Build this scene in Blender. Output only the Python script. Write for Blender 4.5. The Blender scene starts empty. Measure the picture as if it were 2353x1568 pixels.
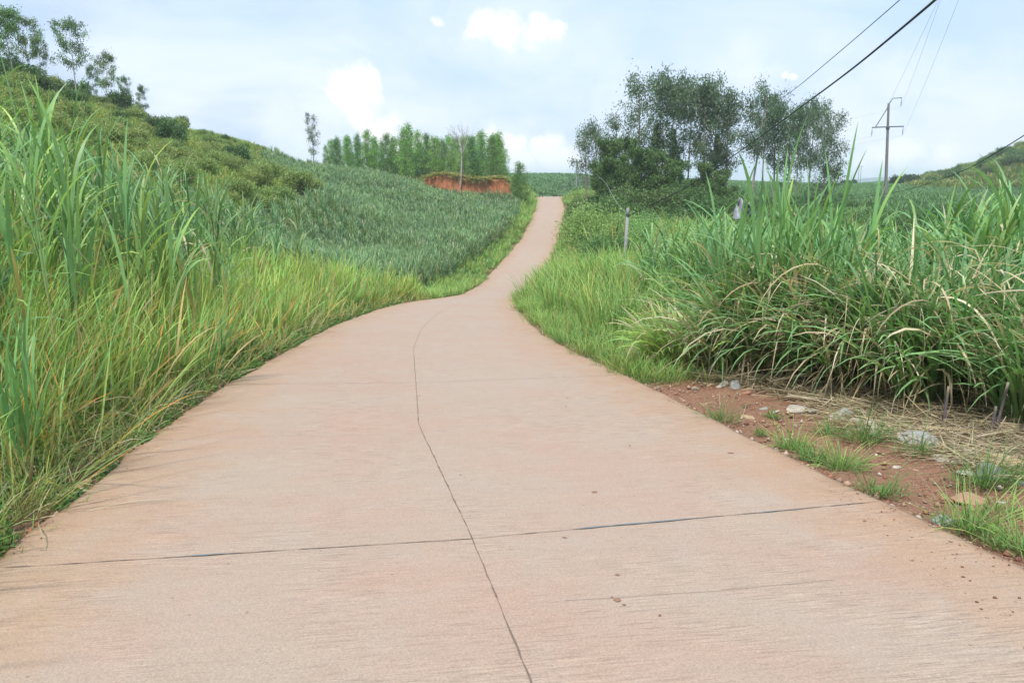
import bpy, math, random
import numpy as np
from mathutils import Vector, Matrix

SC = bpy.context.scene
R = math.radians
rng = np.random.default_rng(7)
random.seed(7)

# ---------------------------------------------------------------- camera, world, sun, exposure
EYE = 1.6
PITCH = math.atan(374 / 1800)
cam_d = bpy.data.cameras.new('camera')
cam = bpy.data.objects.new('camera', cam_d)
SC.collection.objects.link(cam)
cam.location = (0, 0, EYE)
cam.rotation_euler = (math.pi / 2 - PITCH, 0, 0)
cam_d.lens = 27.55
cam_d.sensor_width = 36
cam_d.clip_start = 0.05
cam_d.clip_end = 30000
SC.camera = cam

SC.view_settings.view_transform = 'Standard'
SC.view_settings.look = 'None'
SC.view_settings.gamma = 1
SC.view_settings.exposure = 0.82
SC.cycles.use_denoising = True
SC.cycles.max_bounces = 8
SC.cycles.transparent_max_bounces = 8
SC.cycles.volume_bounces = 1

SUN_EL, SUN_AZ = R(62), R(200)          # azimuth measured from +Y clockwise: high, behind the camera, a little left
world = bpy.data.worlds.new('World')
SC.world = world
world.use_nodes = True


def N(nt, typ, **kw):
    n = nt.nodes.new(typ)
    for k, v in kw.items():
        if k.startswith('i_'):
            n.inputs[k[2:].replace('_', ' ')].default_value = v
        else:
            setattr(n, k, v)
    return n


def math_node(nt, op, a, b=None, clamp=False):
    n = nt.nodes.new('ShaderNodeMath')
    n.operation = op
    n.use_clamp = clamp
    for i, v in enumerate((a, b)):
        if v is None:
            continue
        if isinstance(v, (int, float)):
            n.inputs[i].default_value = v
        else:
            nt.links.new(v, n.inputs[i])
    return n.outputs[0]


def mix_col(nt, fac, a, b, blend='MIX'):
    n = nt.nodes.new('ShaderNodeMix')
    n.data_type = 'RGBA'
    n.blend_type = blend
    for sock, v in ((n.inputs[0], fac), (n.inputs[6], a), (n.inputs[7], b)):
        if isinstance(v, (int, float)):
            sock.default_value = v
        elif isinstance(v, (tuple, list)):
            sock.default_value = (v[0], v[1], v[2], 1)
        else:
            nt.links.new(v, sock)
    return n.outputs[2]


def ramp(nt, fac, stops):
    n = nt.nodes.new('ShaderNodeMapRange')
    n.interpolation_type = 'SMOOTHSTEP'
    nt.links.new(fac, n.inputs[0])
    n.inputs[1].default_value, n.inputs[2].default_value = stops[0], stops[1]
    n.inputs[3].default_value, n.inputs[4].default_value = (stops[2], stops[3]) if len(stops) > 2 else (0, 1)
    return n.outputs[0]


def px_dir(px, py):
    b = (784 - py) / 1800
    a = (px - 1176) / 1800
    v = Vector((a, math.cos(PITCH) + b * math.sin(PITCH), b * math.cos(PITCH) - math.sin(PITCH)))
    return v.normalized()


def build_world():
    nt = world.node_tree
    nt.nodes.clear()
    L = nt.links.new
    out = N(nt, 'ShaderNodeOutputWorld')
    bg = N(nt, 'ShaderNodeBackground')
    bg.inputs['Strength'].default_value = 0.123
    L(bg.outputs[0], out.inputs[0])
    sky = N(nt, 'ShaderNodeTexSky', sky_type='NISHITA', sun_disc=False)
    sky.sun_elevation = SUN_EL
    sky.sun_rotation = SUN_AZ
    sky.air_density = 1.0
    sky.dust_density = 3.0
    sky.ozone_density = 1.5
    tc = N(nt, 'ShaderNodeTexCoord')
    sep = N(nt, 'ShaderNodeSeparateXYZ')
    L(tc.outputs['Generated'], sep.inputs[0])
    elev = sep.outputs[2]
    # thin high veil over the clean sky
    mp = N(nt, 'ShaderNodeMapping')
    mp.inputs['Scale'].default_value = (1, 1, 3.0)
    mp.inputs['Location'].default_value = (0.35, 0.2, 0.6)
    L(tc.outputs['Generated'], mp.inputs[0])
    veil = N(nt, 'ShaderNodeTexNoise', i_Scale=2.1, i_Detail=7.0, i_Roughness=0.55, i_Distortion=0.5)
    L(mp.outputs[0], veil.inputs['Vector'])
    v1 = ramp(nt, veil.outputs[0], (0.36, 0.66))
    low = ramp(nt, elev, (-0.02, 0.30, 1.0, 0.0))
    vf = math_node(nt, 'ADD', math_node(nt, 'MULTIPLY', v1, 0.55), math_node(nt, 'MULTIPLY', low, 0.40))
    vf = math_node(nt, 'ADD', vf, 0.08, clamp=True)
    base = mix_col(nt, 0.75, sky.outputs[0], (2.4, 3.6, 5.4))
    c = mix_col(nt, vf, base, (4.45, 4.85, 5.45))
    # greyer cloud bank up on the left
    gb = N(nt, 'ShaderNodeTexNoise', i_Scale=3.4, i_Detail=6.0, i_Roughness=0.5)
    L(mp.outputs[0], gb.inputs['Vector'])
    dst = N(nt, 'ShaderNodeVectorMath', operation='DISTANCE')
    L(tc.outputs['Generated'], dst.inputs[0])
    dst.inputs[1].default_value = px_dir(330, 30)
    m = ramp(nt, dst.outputs['Value'], (0.05, 0.42, 1.0, 0.0))
    gm = math_node(nt, 'MULTIPLY', m, ramp(nt, gb.outputs[0], (0.38, 0.62)))
    c = mix_col(nt, math_node(nt, 'MULTIPLY', gm, 0.75), c, (2.45, 3.2, 4.3))
    dst = N(nt, 'ShaderNodeVectorMath', operation='DISTANCE')
    L(tc.outputs['Generated'], dst.inputs[0])
    dst.inputs[1].default_value = px_dir(2450, 60)
    m = ramp(nt, dst.outputs['Value'], (0.03, 0.2, 1.0, 0.0))
    gm = math_node(nt, 'MULTIPLY', m, ramp(nt, gb.outputs[0], (0.4, 0.6)))
    c = mix_col(nt, math_node(nt, 'MULTIPLY', gm, 0.6), c, (2.95, 3.8, 5.0))
    # cumulus: lobes in direction space, broken up by noise
    def warp(vec, scale, amt):
        w = N(nt, 'ShaderNodeTexNoise', i_Scale=scale, i_Detail=5.0, i_Roughness=0.6)
        L(tc.outputs['Generated'], w.inputs['Vector'])
        a = N(nt, 'ShaderNodeVectorMath', operation='SUBTRACT')
        L(w.outputs['Color'], a.inputs[0])
        a.inputs[1].default_value = (.5, .5, .5)
        b = N(nt, 'ShaderNodeVectorMath', operation='SCALE')
        L(a.outputs[0], b.inputs[0])
        b.inputs['Scale'].default_value = amt
        e = N(nt, 'ShaderNodeVectorMath', operation='ADD')
        L(vec, e.inputs[0])
        L(b.outputs[0], e.inputs[1])
        return e.outputs[0]
    DW = warp(warp(tc.outputs['Generated'], 14.0, .060), 60.0, .018)
    wn = N(nt, 'ShaderNodeTexNoise', i_Scale=9.0, i_Detail=9.0, i_Roughness=0.6)
    L(tc.outputs['Generated'], wn.inputs['Vector'])
    wn2 = N(nt, 'ShaderNodeTexNoise', i_Scale=34.0, i_Detail=6.0, i_Roughness=0.6)
    L(tc.outputs['Generated'], wn2.inputs['Vector'])

    def cloud(lobes, k, soft, col, c, amt=1.0):
        acc = None
        for (px, py, r) in lobes:
            d = N(nt, 'ShaderNodeVectorMath', operation='DISTANCE')
            L(DW, d.inputs[0])
            d.inputs[1].default_value = px_dir(px, py)
            v = math_node(nt, 'SUBTRACT', 1.0, math_node(nt, 'MULTIPLY', d.outputs['Value'], 1850.0 / r))
            acc = v if acc is None else math_node(nt, 'MAXIMUM', acc, v)
        nz = math_node(nt, 'ADD', math_node(nt, 'MULTIPLY', math_node(nt, 'SUBTRACT', wn.outputs[0], 0.5), k),
                       math_node(nt, 'MULTIPLY', math_node(nt, 'SUBTRACT', wn2.outputs[0], 0.5), k * 0.9))
        acc = math_node(nt, 'ADD', acc, nz)
        f = ramp(nt, acc, soft)
        return mix_col(nt, math_node(nt, 'MULTIPLY', f, amt), c, col)
    W = (5.4, 5.45, 5.5)
    c = cloud([(1170, 95, 90), (1260, 95, 70), (1090, 110, 60)], 1.1, (0.0, 1.0), (4.2, 4.7, 5.3), c, .45)
    c = cloud([(1960, 250, 170), (2200, 300, 190), (1700, 180, 120), (1400, 240, 130), (2050, 180, 120)], 1.3, (0.0, 1.0), (4.7, 5.0, 5.35), c, .45)
    c = cloud([(760, 250, 110), (700, 330, 120), (640, 300, 90), (820, 350, 130), (1150, 350, 140)], 0.9, (0.0, 0.9),
              (4.5, 4.9, 5.6), c, 0.7)
    c = cloud([(800, 205, 62), (850, 215, 40), (835, 262, 50), (880, 300, 52), (940, 345, 58), (1010, 360, 40), (760, 205, 30)],
              1.0, (0.0, 0.6), W, c)
    c = cloud([(1110, 60, 48), (1165, 72, 52), (1235, 66, 46), (1080, 85, 24), (1180, 50, 34), (1290, 70, 26)], 1.0, (0.0, 0.75), W, c, 0.95)
    c = cloud([(985, 40, 20)], 0.9, (0.0, 0.9), W, c, 0.7)
    c = cloud([(1120, 330, 55), (1185, 345, 50), (1260, 350, 60), (1290, 375, 60), (1200, 385, 60), (1240, 330, 30)], 0.8, (0.02, 0.6), W, c, 0.9)
    c = cloud([(2040, 350, 60), (2075, 372, 60), (2180, 385, 60), (1990, 370, 40), (1800, 172, 18), (1820, 175, 14)], 0.8, (0.02, 0.8), W, c, 0.8)
    L(c, bg.inputs[0])


build_world()
sun_d = bpy.data.lights.new('sun', 'SUN')
sun_d.energy = 2.7
sun_d.angle = R(6)
sun_d.color = (1.0, 0.955, 0.89)
sun = bpy.data.objects.new('sun', sun_d)
SC.collection.objects.link(sun)
sdir = Vector((math.sin(SUN_AZ) * math.cos(SUN_EL), math.cos(SUN_AZ) * math.cos(SUN_EL), math.sin(SUN_EL)))
sun.rotation_euler = sdir.to_track_quat('Z', 'Y').to_euler()
sun.location = (0, 0, 60)


# ---------------------------------------------------------------- object helpers
def tag(o, label=None, cat=None, group=None, kind=None):
    if label:
        o['label'] = label
    if cat:
        o['category'] = cat
    if group:
        o['group'] = group
    if kind:
        o['kind'] = kind
    return o


def mesh_data(name, v, f, col=None, mat=None, smooth=False, uv=None, mats=None, fmat=None):
    """v (N,3); f (M,k) int array, or a list of such arrays"""
    me = bpy.data.meshes.new(name)
    fs = [np.asarray(a, dtype=np.int32) for a in (f if isinstance(f, list) else [f]) if len(a)]
    v = np.asarray(v, dtype=np.float32)
    me.vertices.add(len(v))
    me.vertices.foreach_set('co', v.ravel())
    tot = np.concatenate([np.full(len(a), a.shape[1], dtype=np.int32) for a in fs])
    idx = np.concatenate([a.ravel() for a in fs])
    me.loops.add(len(idx))
    me.loops.foreach_set('vertex_index', idx)
    me.polygons.add(len(tot))
    st = np.zeros(len(tot), dtype=np.int32)
    st[1:] = np.cumsum(tot)[:-1]
    me.polygons.foreach_set('loop_start', st)
    me.polygons.foreach_set('loop_total', tot)
    if smooth:
        me.polygons.foreach_set('use_smooth', np.ones(len(tot), dtype=bool))
    if col is not None:
        a = me.color_attributes.new('Col', 'FLOAT_COLOR', 'POINT')
        c4 = np.ones((len(v), 4), dtype=np.float32)
        c4[:, :3] = col
        a.data.foreach_set('color', c4.ravel())
    if uv is not None:
        u = me.uv_layers.new(name='UVMap')
        u.data.foreach_set('uv', np.asarray(uv, dtype=np.float32)[idx].ravel())
    if mats:
        for m in mats:
            me.materials.append(m)
        me.polygons.foreach_set('material_index', np.asarray(fmat, dtype=np.int32))
    elif mat:
        me.materials.append(mat)
    me.update(calc_edges=True)
    return me


def obj(name, me, parent=None, loc=None, rz=None, scale=None):
    o = bpy.data.objects.new(name, me)
    SC.collection.objects.link(o)
    if parent is not None:
        o.parent = parent
    if loc is not None:
        o.location = loc
    if rz is not None:
        o.rotation_euler = (0, 0, rz)
    if scale is not None:
        o.scale = scale if isinstance(scale, (tuple, list)) else (scale,) * 3
    return o


def copy_tree(o, parent=None):
    c = o.copy()
    SC.collection.objects.link(c)
    c.parent = parent
    for ch in list(o.children):
        copy_tree(ch, c)
    return c


class Geo:
    """accumulates vertices, faces and colours"""
    def __init__(s):
        s.v, s.q, s.t, s.c, s.n = [], [], [], [], 0

    def add(s, v, q, c=None):
        v = np.asarray(v, dtype=np.float32)
        s.v.append(v)
        q = np.asarray(q)
        (s.q if q.shape[1] == 4 else s.t).append(q + s.n)
        if c is None:
            c = (1, 1, 1)
        c = np.asarray(c, dtype=np.float32)
        if c.ndim == 1:
            c = np.broadcast_to(c, (len(v), 3))
        s.c.append(c)
        s.n += len(v)

    def mesh(s, name, mat, smooth=False):
        fs = []
        if s.q:
            fs.append(np.concatenate(s.q))
        if s.t:
            fs.append(np.concatenate(s.t))
        return mesh_data(name, np.concatenate(s.v), fs, np.concatenate(s.c), mat, smooth)


# ---------------------------------------------------------------- terrain: road line, profile, heights (world z, camera at EYE)
_yt = np.arange(-40, 400, 0.25)


def _sm(y, x, k):
    t = np.interp(_yt, y, x)
    ker = np.hanning(k)
    ker /= ker.sum()
    return np.convolve(np.pad(t, k, mode='edge'), ker, 'same')[k:-k]


_XL = _sm([-40, 0, 3.7, 5.5, 8.6, 13.3, 17.4, 23, 26, 30, 36, 47, 62, 79, 100, 110, 127, 140, 170, 400],
          [-2.0, -2.25, -2.68, -3.02, -3.48, -3.84, -4.08, -4.05, -3.75, -3.0, -2.45, -1.95, -.9, .85, 2.5, 3.2, 3.9, 5, 9, 50], 13)
_XR = _sm([-40, 0, 3.7, 4.8, 6.2, 9.06, 10.9, 12.7, 15.6, 18.5, 22.8, 27.9, 36, 47, 62, 79, 100, 109, 123, 140, 170, 400],
          [4.0, 3.25, 2.66, 2.43, 2.17, 1.74, 1.39, 1.04, .65, .41, .18, .05, .6, 1.6, 3.0, 4.6, 6.4, 7.2, 7.8, 9, 13, 54], 9)
_ZR = EYE - _sm([-40, 0, 3.3, 17, 28, 37, 47, 62, 80, 100, 110, 128, 140, 170, 400],
                [-.6, 1.6, 1.92, 3.23, 4.3, 5.4, 6.3, 6.5, 6.0, 4.8, 4.05, 3.0, 3.1, 3.9, 5], 17)


def xl(y): return np.interp(y, _yt, _XL)
def xr(y): return np.interp(y, _yt, _XR)
def zr(y): return np.interp(y, _yt, _ZR)


def pX(px, d, py=500):
    b = (784 - py) / 1800
    return (px - 1176) / 1800 * d / (math.cos(PITCH) + b * math.sin(PITCH))


def zat(py, d):
    """height above the ground plane of the eye line that meets row py at distance d"""
    return EYE + d * math.tan(math.atan((784 - py) / 1800) - PITCH)


CP = []          # terrain control points x, y, z(eye relative)
for px, py, d in [(0, 190, 78), (200, 240, 88), (350, 290, 98), (500, 322, 108), (600, 345, 114), (-500, 60, 70),
                  (0, 345, 35), (-400, 300, 30), (300, 395, 45), (500, 448, 52), (700, 470, 62), (780, 470, 72), (150, 300, 55), (400, 360, 70), (600, 400, 80)]:
    CP.append((pX(px, d, py), d, zat(py, d) - EYE))
for px, d, z in [(0, 160, 8), (600, 180, 3), (-500, 200, 12), (650, 112, 1.5), (900, 100, -1.3), (780, 112, .2), (1000, 95, -3.1), (1160, 108, -4.1),
                 (850, 50, -5.6), (650, 50, -4.2), (950, 38, -5.6), (900, 75, -4.2), (1050, 75, -5.2), (700, 85, -1.9),
                 (1000, 114, -2.4), (1160, 114, -2.7), (1000, 122, -.5), (1160, 124, -1.0), (1000, 140, -.6), (1160, 150, -1.5), (800, 135, .8), (700, 150, 1.4),
                 (1000, 200, -.5), (800, 260, 2.0)]:
    CP.append((pX(px, d), d, z))
CP += [(-3.2, -6, -1.2), (-3.4, 3, -1.7), (-6, 4, -1.3), (-5.5, 9, -1.9), (-9, 9, -1.2), (-9, 14, -1.6), (-14, 14, -1.0), (-6.5, 17, -2.8), (-10, 22, -2.3), (-16, 25, -.9),
       (-8, 30, -3.9), (-6, 40, -5.2), (-14, 36, -3.3), (-25, 20, 1.0), (-30, 3, 1.5), (-30, -15, 1.5)]
CP += [(3.2, -6, -1.1), (3.2, 4, -1.95), (5, 6, -2.15), (3, 9, -2.45), (6, 10, -2.5), (10, 6, -2.3), (20, 8, -2.6), (3, 12, -2.7), (10, 15, -3.1), (20, 20, -3.5), (40, 20, -4),
       (5, 20, -3.2), (4.3, 30, -3.75), (6, 34, -4.1), (5, 45, -4.9), (9, 60, -5.0), (9, 80, -4.3), (20, 80, -4.2), (14, 45, -5.0), (20, 60, -5.0), (20, 40, -4.6),
       (40, 60, -4.4), (60, 60, -4.4), (42, 92, -2.9), (60, 100, -2.8), (25, 100, -3.7), (10, 110, -3.0), (14, 95, -3.6), (40, -10, -3)]
for px, py, d in [(2000, 424, 350), (1500, 413, 300), (1250, 403, 280), (1350, 405, 280), (1250, 446, 165), (1100, 405, 300), (2352, 342, 230), (2250, 385, 240), (2130, 425, 220),
                  (2352, 445, 170), (2700, 280, 230), (2600, 420, 160), (1750, 422, 300), (1900, 432, 180), (1600, 432, 160), (2100, 432, 180)]:
    CP.append((pX(px, d, py), d, zat(py, d) - EYE))
for px in (-1500, -500, 500, 1176, 1900, 2800, 4000):
    CP.append((pX(px, 700), 700, -9.0))
    CP.append((pX(px, 3000), 3000, -60.0))
CP = np.array(CP)


def _warp(x, y):
    y = np.maximum(y, -14.0)
    return x / (y + 18.0) * 3.2, np.log(y + 18.0) * 1.6


_cx, _cy = _warp(CP[:, 0], CP[:, 1])


def _U(r2):
    return 0.5 * r2 * np.log(r2 + 1e-9)


_n = len(CP)
_K = _U((_cx[:, None] - _cx[None]) ** 2 + (_cy[:, None] - _cy[None]) ** 2) + np.eye(_n) * 0.002
_P = np.stack([np.ones(_n), _cx, _cy], 1)
_A = np.block([[_K, _P], [_P.T, np.zeros((3, 3))]])
_w = np.linalg.solve(_A, np.concatenate([CP[:, 2], np.zeros(3)]))


def fbm(x, y, s, seed=0, oct=4):
    r = np.zeros_like(x)
    rs = np.random.default_rng(1000 + seed)
    a = 1.0
    for o in range(oct):
        for k in range(3):
            th = rs.uniform(0, 6.283)
            ph = rs.uniform(0, 6.283)
            f = 6.283 / s * (2 ** o) * rs.uniform(.7, 1.3)
            r = r + a / 3 * np.sin((x * math.cos(th) + y * math.sin(th)) * f + ph + 1.3 * np.sin((x * math.sin(th) - y * math.cos(th)) * f * .6 + ph * 2))
        a *= .5
    return r


def ground(x, y):
    x = np.atleast_1d(np.asarray(x, float))
    y = np.atleast_1d(np.asarray(y, float))
    sh = x.shape
    x, y = x.ravel(), y.ravel()
    z = np.empty_like(x)
    for i in range(0, len(x), 20000):
        a, b = _warp(x[i:i + 20000], y[i:i + 20000])
        r2 = (a[:, None] - _cx[None]) ** 2 + (b[:, None] - _cy[None]) ** 2
        z[i:i + 20000] = _U(r2) @ _w[:_n] + _w[_n] + _w[_n + 1] * a + _w[_n + 2] * b
    z += EYE
    o = np.maximum(xl(y) - x, x - xr(y))
    fade = np.clip((y - 400) / 600, 0, 1)
    o = o + fade * 200
    z = z + fbm(x, y, 9.0, 3, 3) * np.clip(o / 8, 0, 1) * .10
    t = np.clip((o - .1) / 3.2, 0, 1)
    t = t * t * (3 - 2 * t)
    base = zr(y) - 0.045 - np.clip(-o / .15, 0, 1) * .25 - .03 * np.clip(o / .3, 0, 1)
    z = base * (1 - t) + z * t
    return z.reshape(sh)


def g1(x, y):
    return float(ground([x], [y])[0])


# ---------------------------------------------------------------- materials
def new_mat(name):
    m = bpy.data.materials.new(name)
    m.use_nodes = True
    nt = m.node_tree
    nt.nodes.clear()
    out = N(nt, 'ShaderNodeOutputMaterial')
    b = N(nt, 'ShaderNodeBsdfPrincipled')
    nt.links.new(b.outputs[0], out.inputs[0])
    return m, nt, b, out


def leaf_mat(name, rough=0.45, trans=0.35, gain=1.0, hue_var=0.03, spec=0.5, tint=None, ns=3.0):
    m, nt, b, out = new_mat(name)
    at = N(nt, 'ShaderNodeAttribute', attribute_name='Col')
    oi = N(nt, 'ShaderNodeObjectInfo')
    geo = N(nt, 'ShaderNodeNewGeometry')
    nz = N(nt, 'ShaderNodeTexNoise', i_Scale=ns, i_Detail=3.0)
    nt.links.new(geo.outputs['Position'], nz.inputs['Vector'])
    hs = N(nt, 'ShaderNodeHueSaturation')
    nt.links.new(at.outputs['Color'], hs.inputs['Color'])
    nt.links.new(math_node(nt, 'ADD', 0.5 - hue_var, math_node(nt, 'MULTIPLY', oi.outputs['Random'], 2 * hue_var)), hs.inputs['Hue'])
    v = math_node(nt, 'ADD', math_node(nt, 'MULTIPLY', nz.outputs[0], 0.7), 0.65)
    v = math_node(nt, 'MULTIPLY', v, gain)
    nt.links.new(v, hs.inputs['Value'])
    c = hs.outputs[0]
    nt.links.new(c, b.inputs['Base Color'])
    b.inputs['Roughness'].default_value = rough
    b.inputs['Specular IOR Level'].default_value = spec
    tr = N(nt, 'ShaderNodeBsdfTranslucent')
    tc = mix_col(nt, 1.0, c, (1.15, 1.25, .75), 'MULTIPLY')
    nt.links.new(tc, tr.inputs[0])
    mx = N(nt, 'ShaderNodeMixShader')
    mx.inputs[0].default_value = trans
    nt.links.new(b.outputs[0], mx.inputs[1])
    nt.links.new(tr.outputs[0], mx.inputs[2])
    nt.links.new(mx.outputs[0], out.inputs[0])
    return m


M_GRASS = leaf_mat('grass_blades', .6, .38, 1.32, .0, .18, ns=1.3)
M_CANE = leaf_mat('cane_leaves', .42, .34, 1.25, .0, .28, ns=1.0)
M_CROP = leaf_mat('crop_leaves', .45, .28, 1.0, .0, .3, ns=.25)
M_TREE = leaf_mat('tree_leaves', .45, .3, 1.05, .018, .3, ns=.6)
M_BUSH = leaf_mat('bush_leaves', .5, .3, 1.0, .02, .4, ns=1.2)


def bark_mat():
    m, nt, b, out = new_mat('bark')
    at = N(nt, 'ShaderNodeAttribute', attribute_name='Col')
    geo = N(nt, 'ShaderNodeNewGeometry')
    nz = N(nt, 'ShaderNodeTexNoise', i_Scale=5.0, i_Detail=5.0)
    nt.links.new(geo.outputs['Position'], nz.inputs['Vector'])
    hs = N(nt, 'ShaderNodeHueSaturation')
    nt.links.new(at.outputs['Color'], hs.inputs['Color'])
    nt.links.new(math_node(nt, 'ADD', math_node(nt, 'MULTIPLY', nz.outputs[0], 1.2), .4), hs.inputs['Value'])
    nt.links.new(hs.outputs[0], b.inputs['Base Color'])
    b.inputs['Roughness'].default_value = .85
    return m


M_BARK = bark_mat()


def plain_mat(name, col, rough=.6, metal=0.0, nscale=12.0, namt=.35, bump=0.0):
    m, nt, b, out = new_mat(name)
    tc = N(nt, 'ShaderNodeTexCoord')
    nz = N(nt, 'ShaderNodeTexNoise', i_Scale=nscale, i_Detail=6.0)
    nt.links.new(tc.outputs['Object'], nz.inputs['Vector'])
    hs = N(nt, 'ShaderNodeHueSaturation')
    hs.inputs['Color'].default_value = (*col, 1)
    nt.links.new(math_node(nt, 'ADD', math_node(nt, 'MULTIPLY', nz.outputs[0], 2 * namt), 1 - namt), hs.inputs['Value'])
    nt.links.new(hs.outputs[0], b.inputs['Base Color'])
    b.inputs['Roughness'].default_value = rough
    b.inputs['Metallic'].default_value = metal
    if bump:
        bp = N(nt, 'ShaderNodeBump')
        bp.inputs['Strength'].default_value = bump
        bp.inputs['Distance'].default_value = .02
        nt.links.new(nz.outputs[0], bp.inputs['Height'])
        nt.links.new(bp.outputs[0], b.inputs['Normal'])
    return m


def ground_mat():
    m, nt, b, out = new_mat('soil_and_turf')
    L = nt.links.new
    at = N(nt, 'ShaderNodeAttribute', attribute_name='Col')
    geo = N(nt, 'ShaderNodeNewGeometry')
    a = N(nt, 'ShaderNodeTexNoise', i_Scale=.35, i_Detail=8.0, i_Roughness=.65)
    L(geo.outputs['Position'], a.inputs['Vector'])
    f = N(nt, 'ShaderNodeTexNoise', i_Scale=22.0, i_Detail=6.0, i_Roughness=.7)
    L(geo.outputs['Position'], f.inputs['Vector'])
    vo = N(nt, 'ShaderNodeTexVoronoi', i_Scale=70.0)
    L(geo.outputs['Position'], vo.inputs['Vector'])
    hs = N(nt, 'ShaderNodeHueSaturation')
    L(at.outputs['Color'], hs.inputs['Color'])
    v = math_node(nt, 'ADD', math_node(nt, 'MULTIPLY', a.outputs[0], .6), math_node(nt, 'MULTIPLY', f.outputs[0], .8))
    v = math_node(nt, 'ADD', v, .3)
    L(v, hs.inputs['Value'])
    # gravel flecks take over only on red bare soil (marked by a low green share)
    sp = N(nt, 'ShaderNodeSeparateColor')
    L(at.outputs['Color'], sp.inputs[0])
    red = ramp(nt, math_node(nt, 'SUBTRACT', sp.outputs[0], sp.outputs[1]), (0.07, 0.16))
    fl = N(nt, 'ShaderNodeSeparateColor')
    L(vo.outputs['Color'], fl.inputs[0])
    peb = mix_col(nt, fl.outputs[0], (.14, .058, .035), (.36, .23, .155))
    peb = mix_col(nt, ramp(nt, fl.outputs[1], (.93, .96)), peb, (.50, .40, .31))
    c = mix_col(nt, math_node(nt, 'MULTIPLY', red, .62), hs.outputs[0], peb)
    L(c, b.inputs['Base Color'])
    b.inputs['Roughness'].default_value = .95
    b.inputs['Specular IOR Level'].default_value = .2
    bp = N(nt, 'ShaderNodeBump')
    bp.inputs['Strength'].default_value = .7
    bp.inputs['Distance'].default_value = .03
    h = math_node(nt, 'ADD', f.outputs[0], math_node(nt, 'MULTIPLY', vo.outputs['Distance'], -.5))
    L(h, bp.inputs['Height'])
    L(bp.outputs[0], b.inputs['Normal'])
    return m


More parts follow.
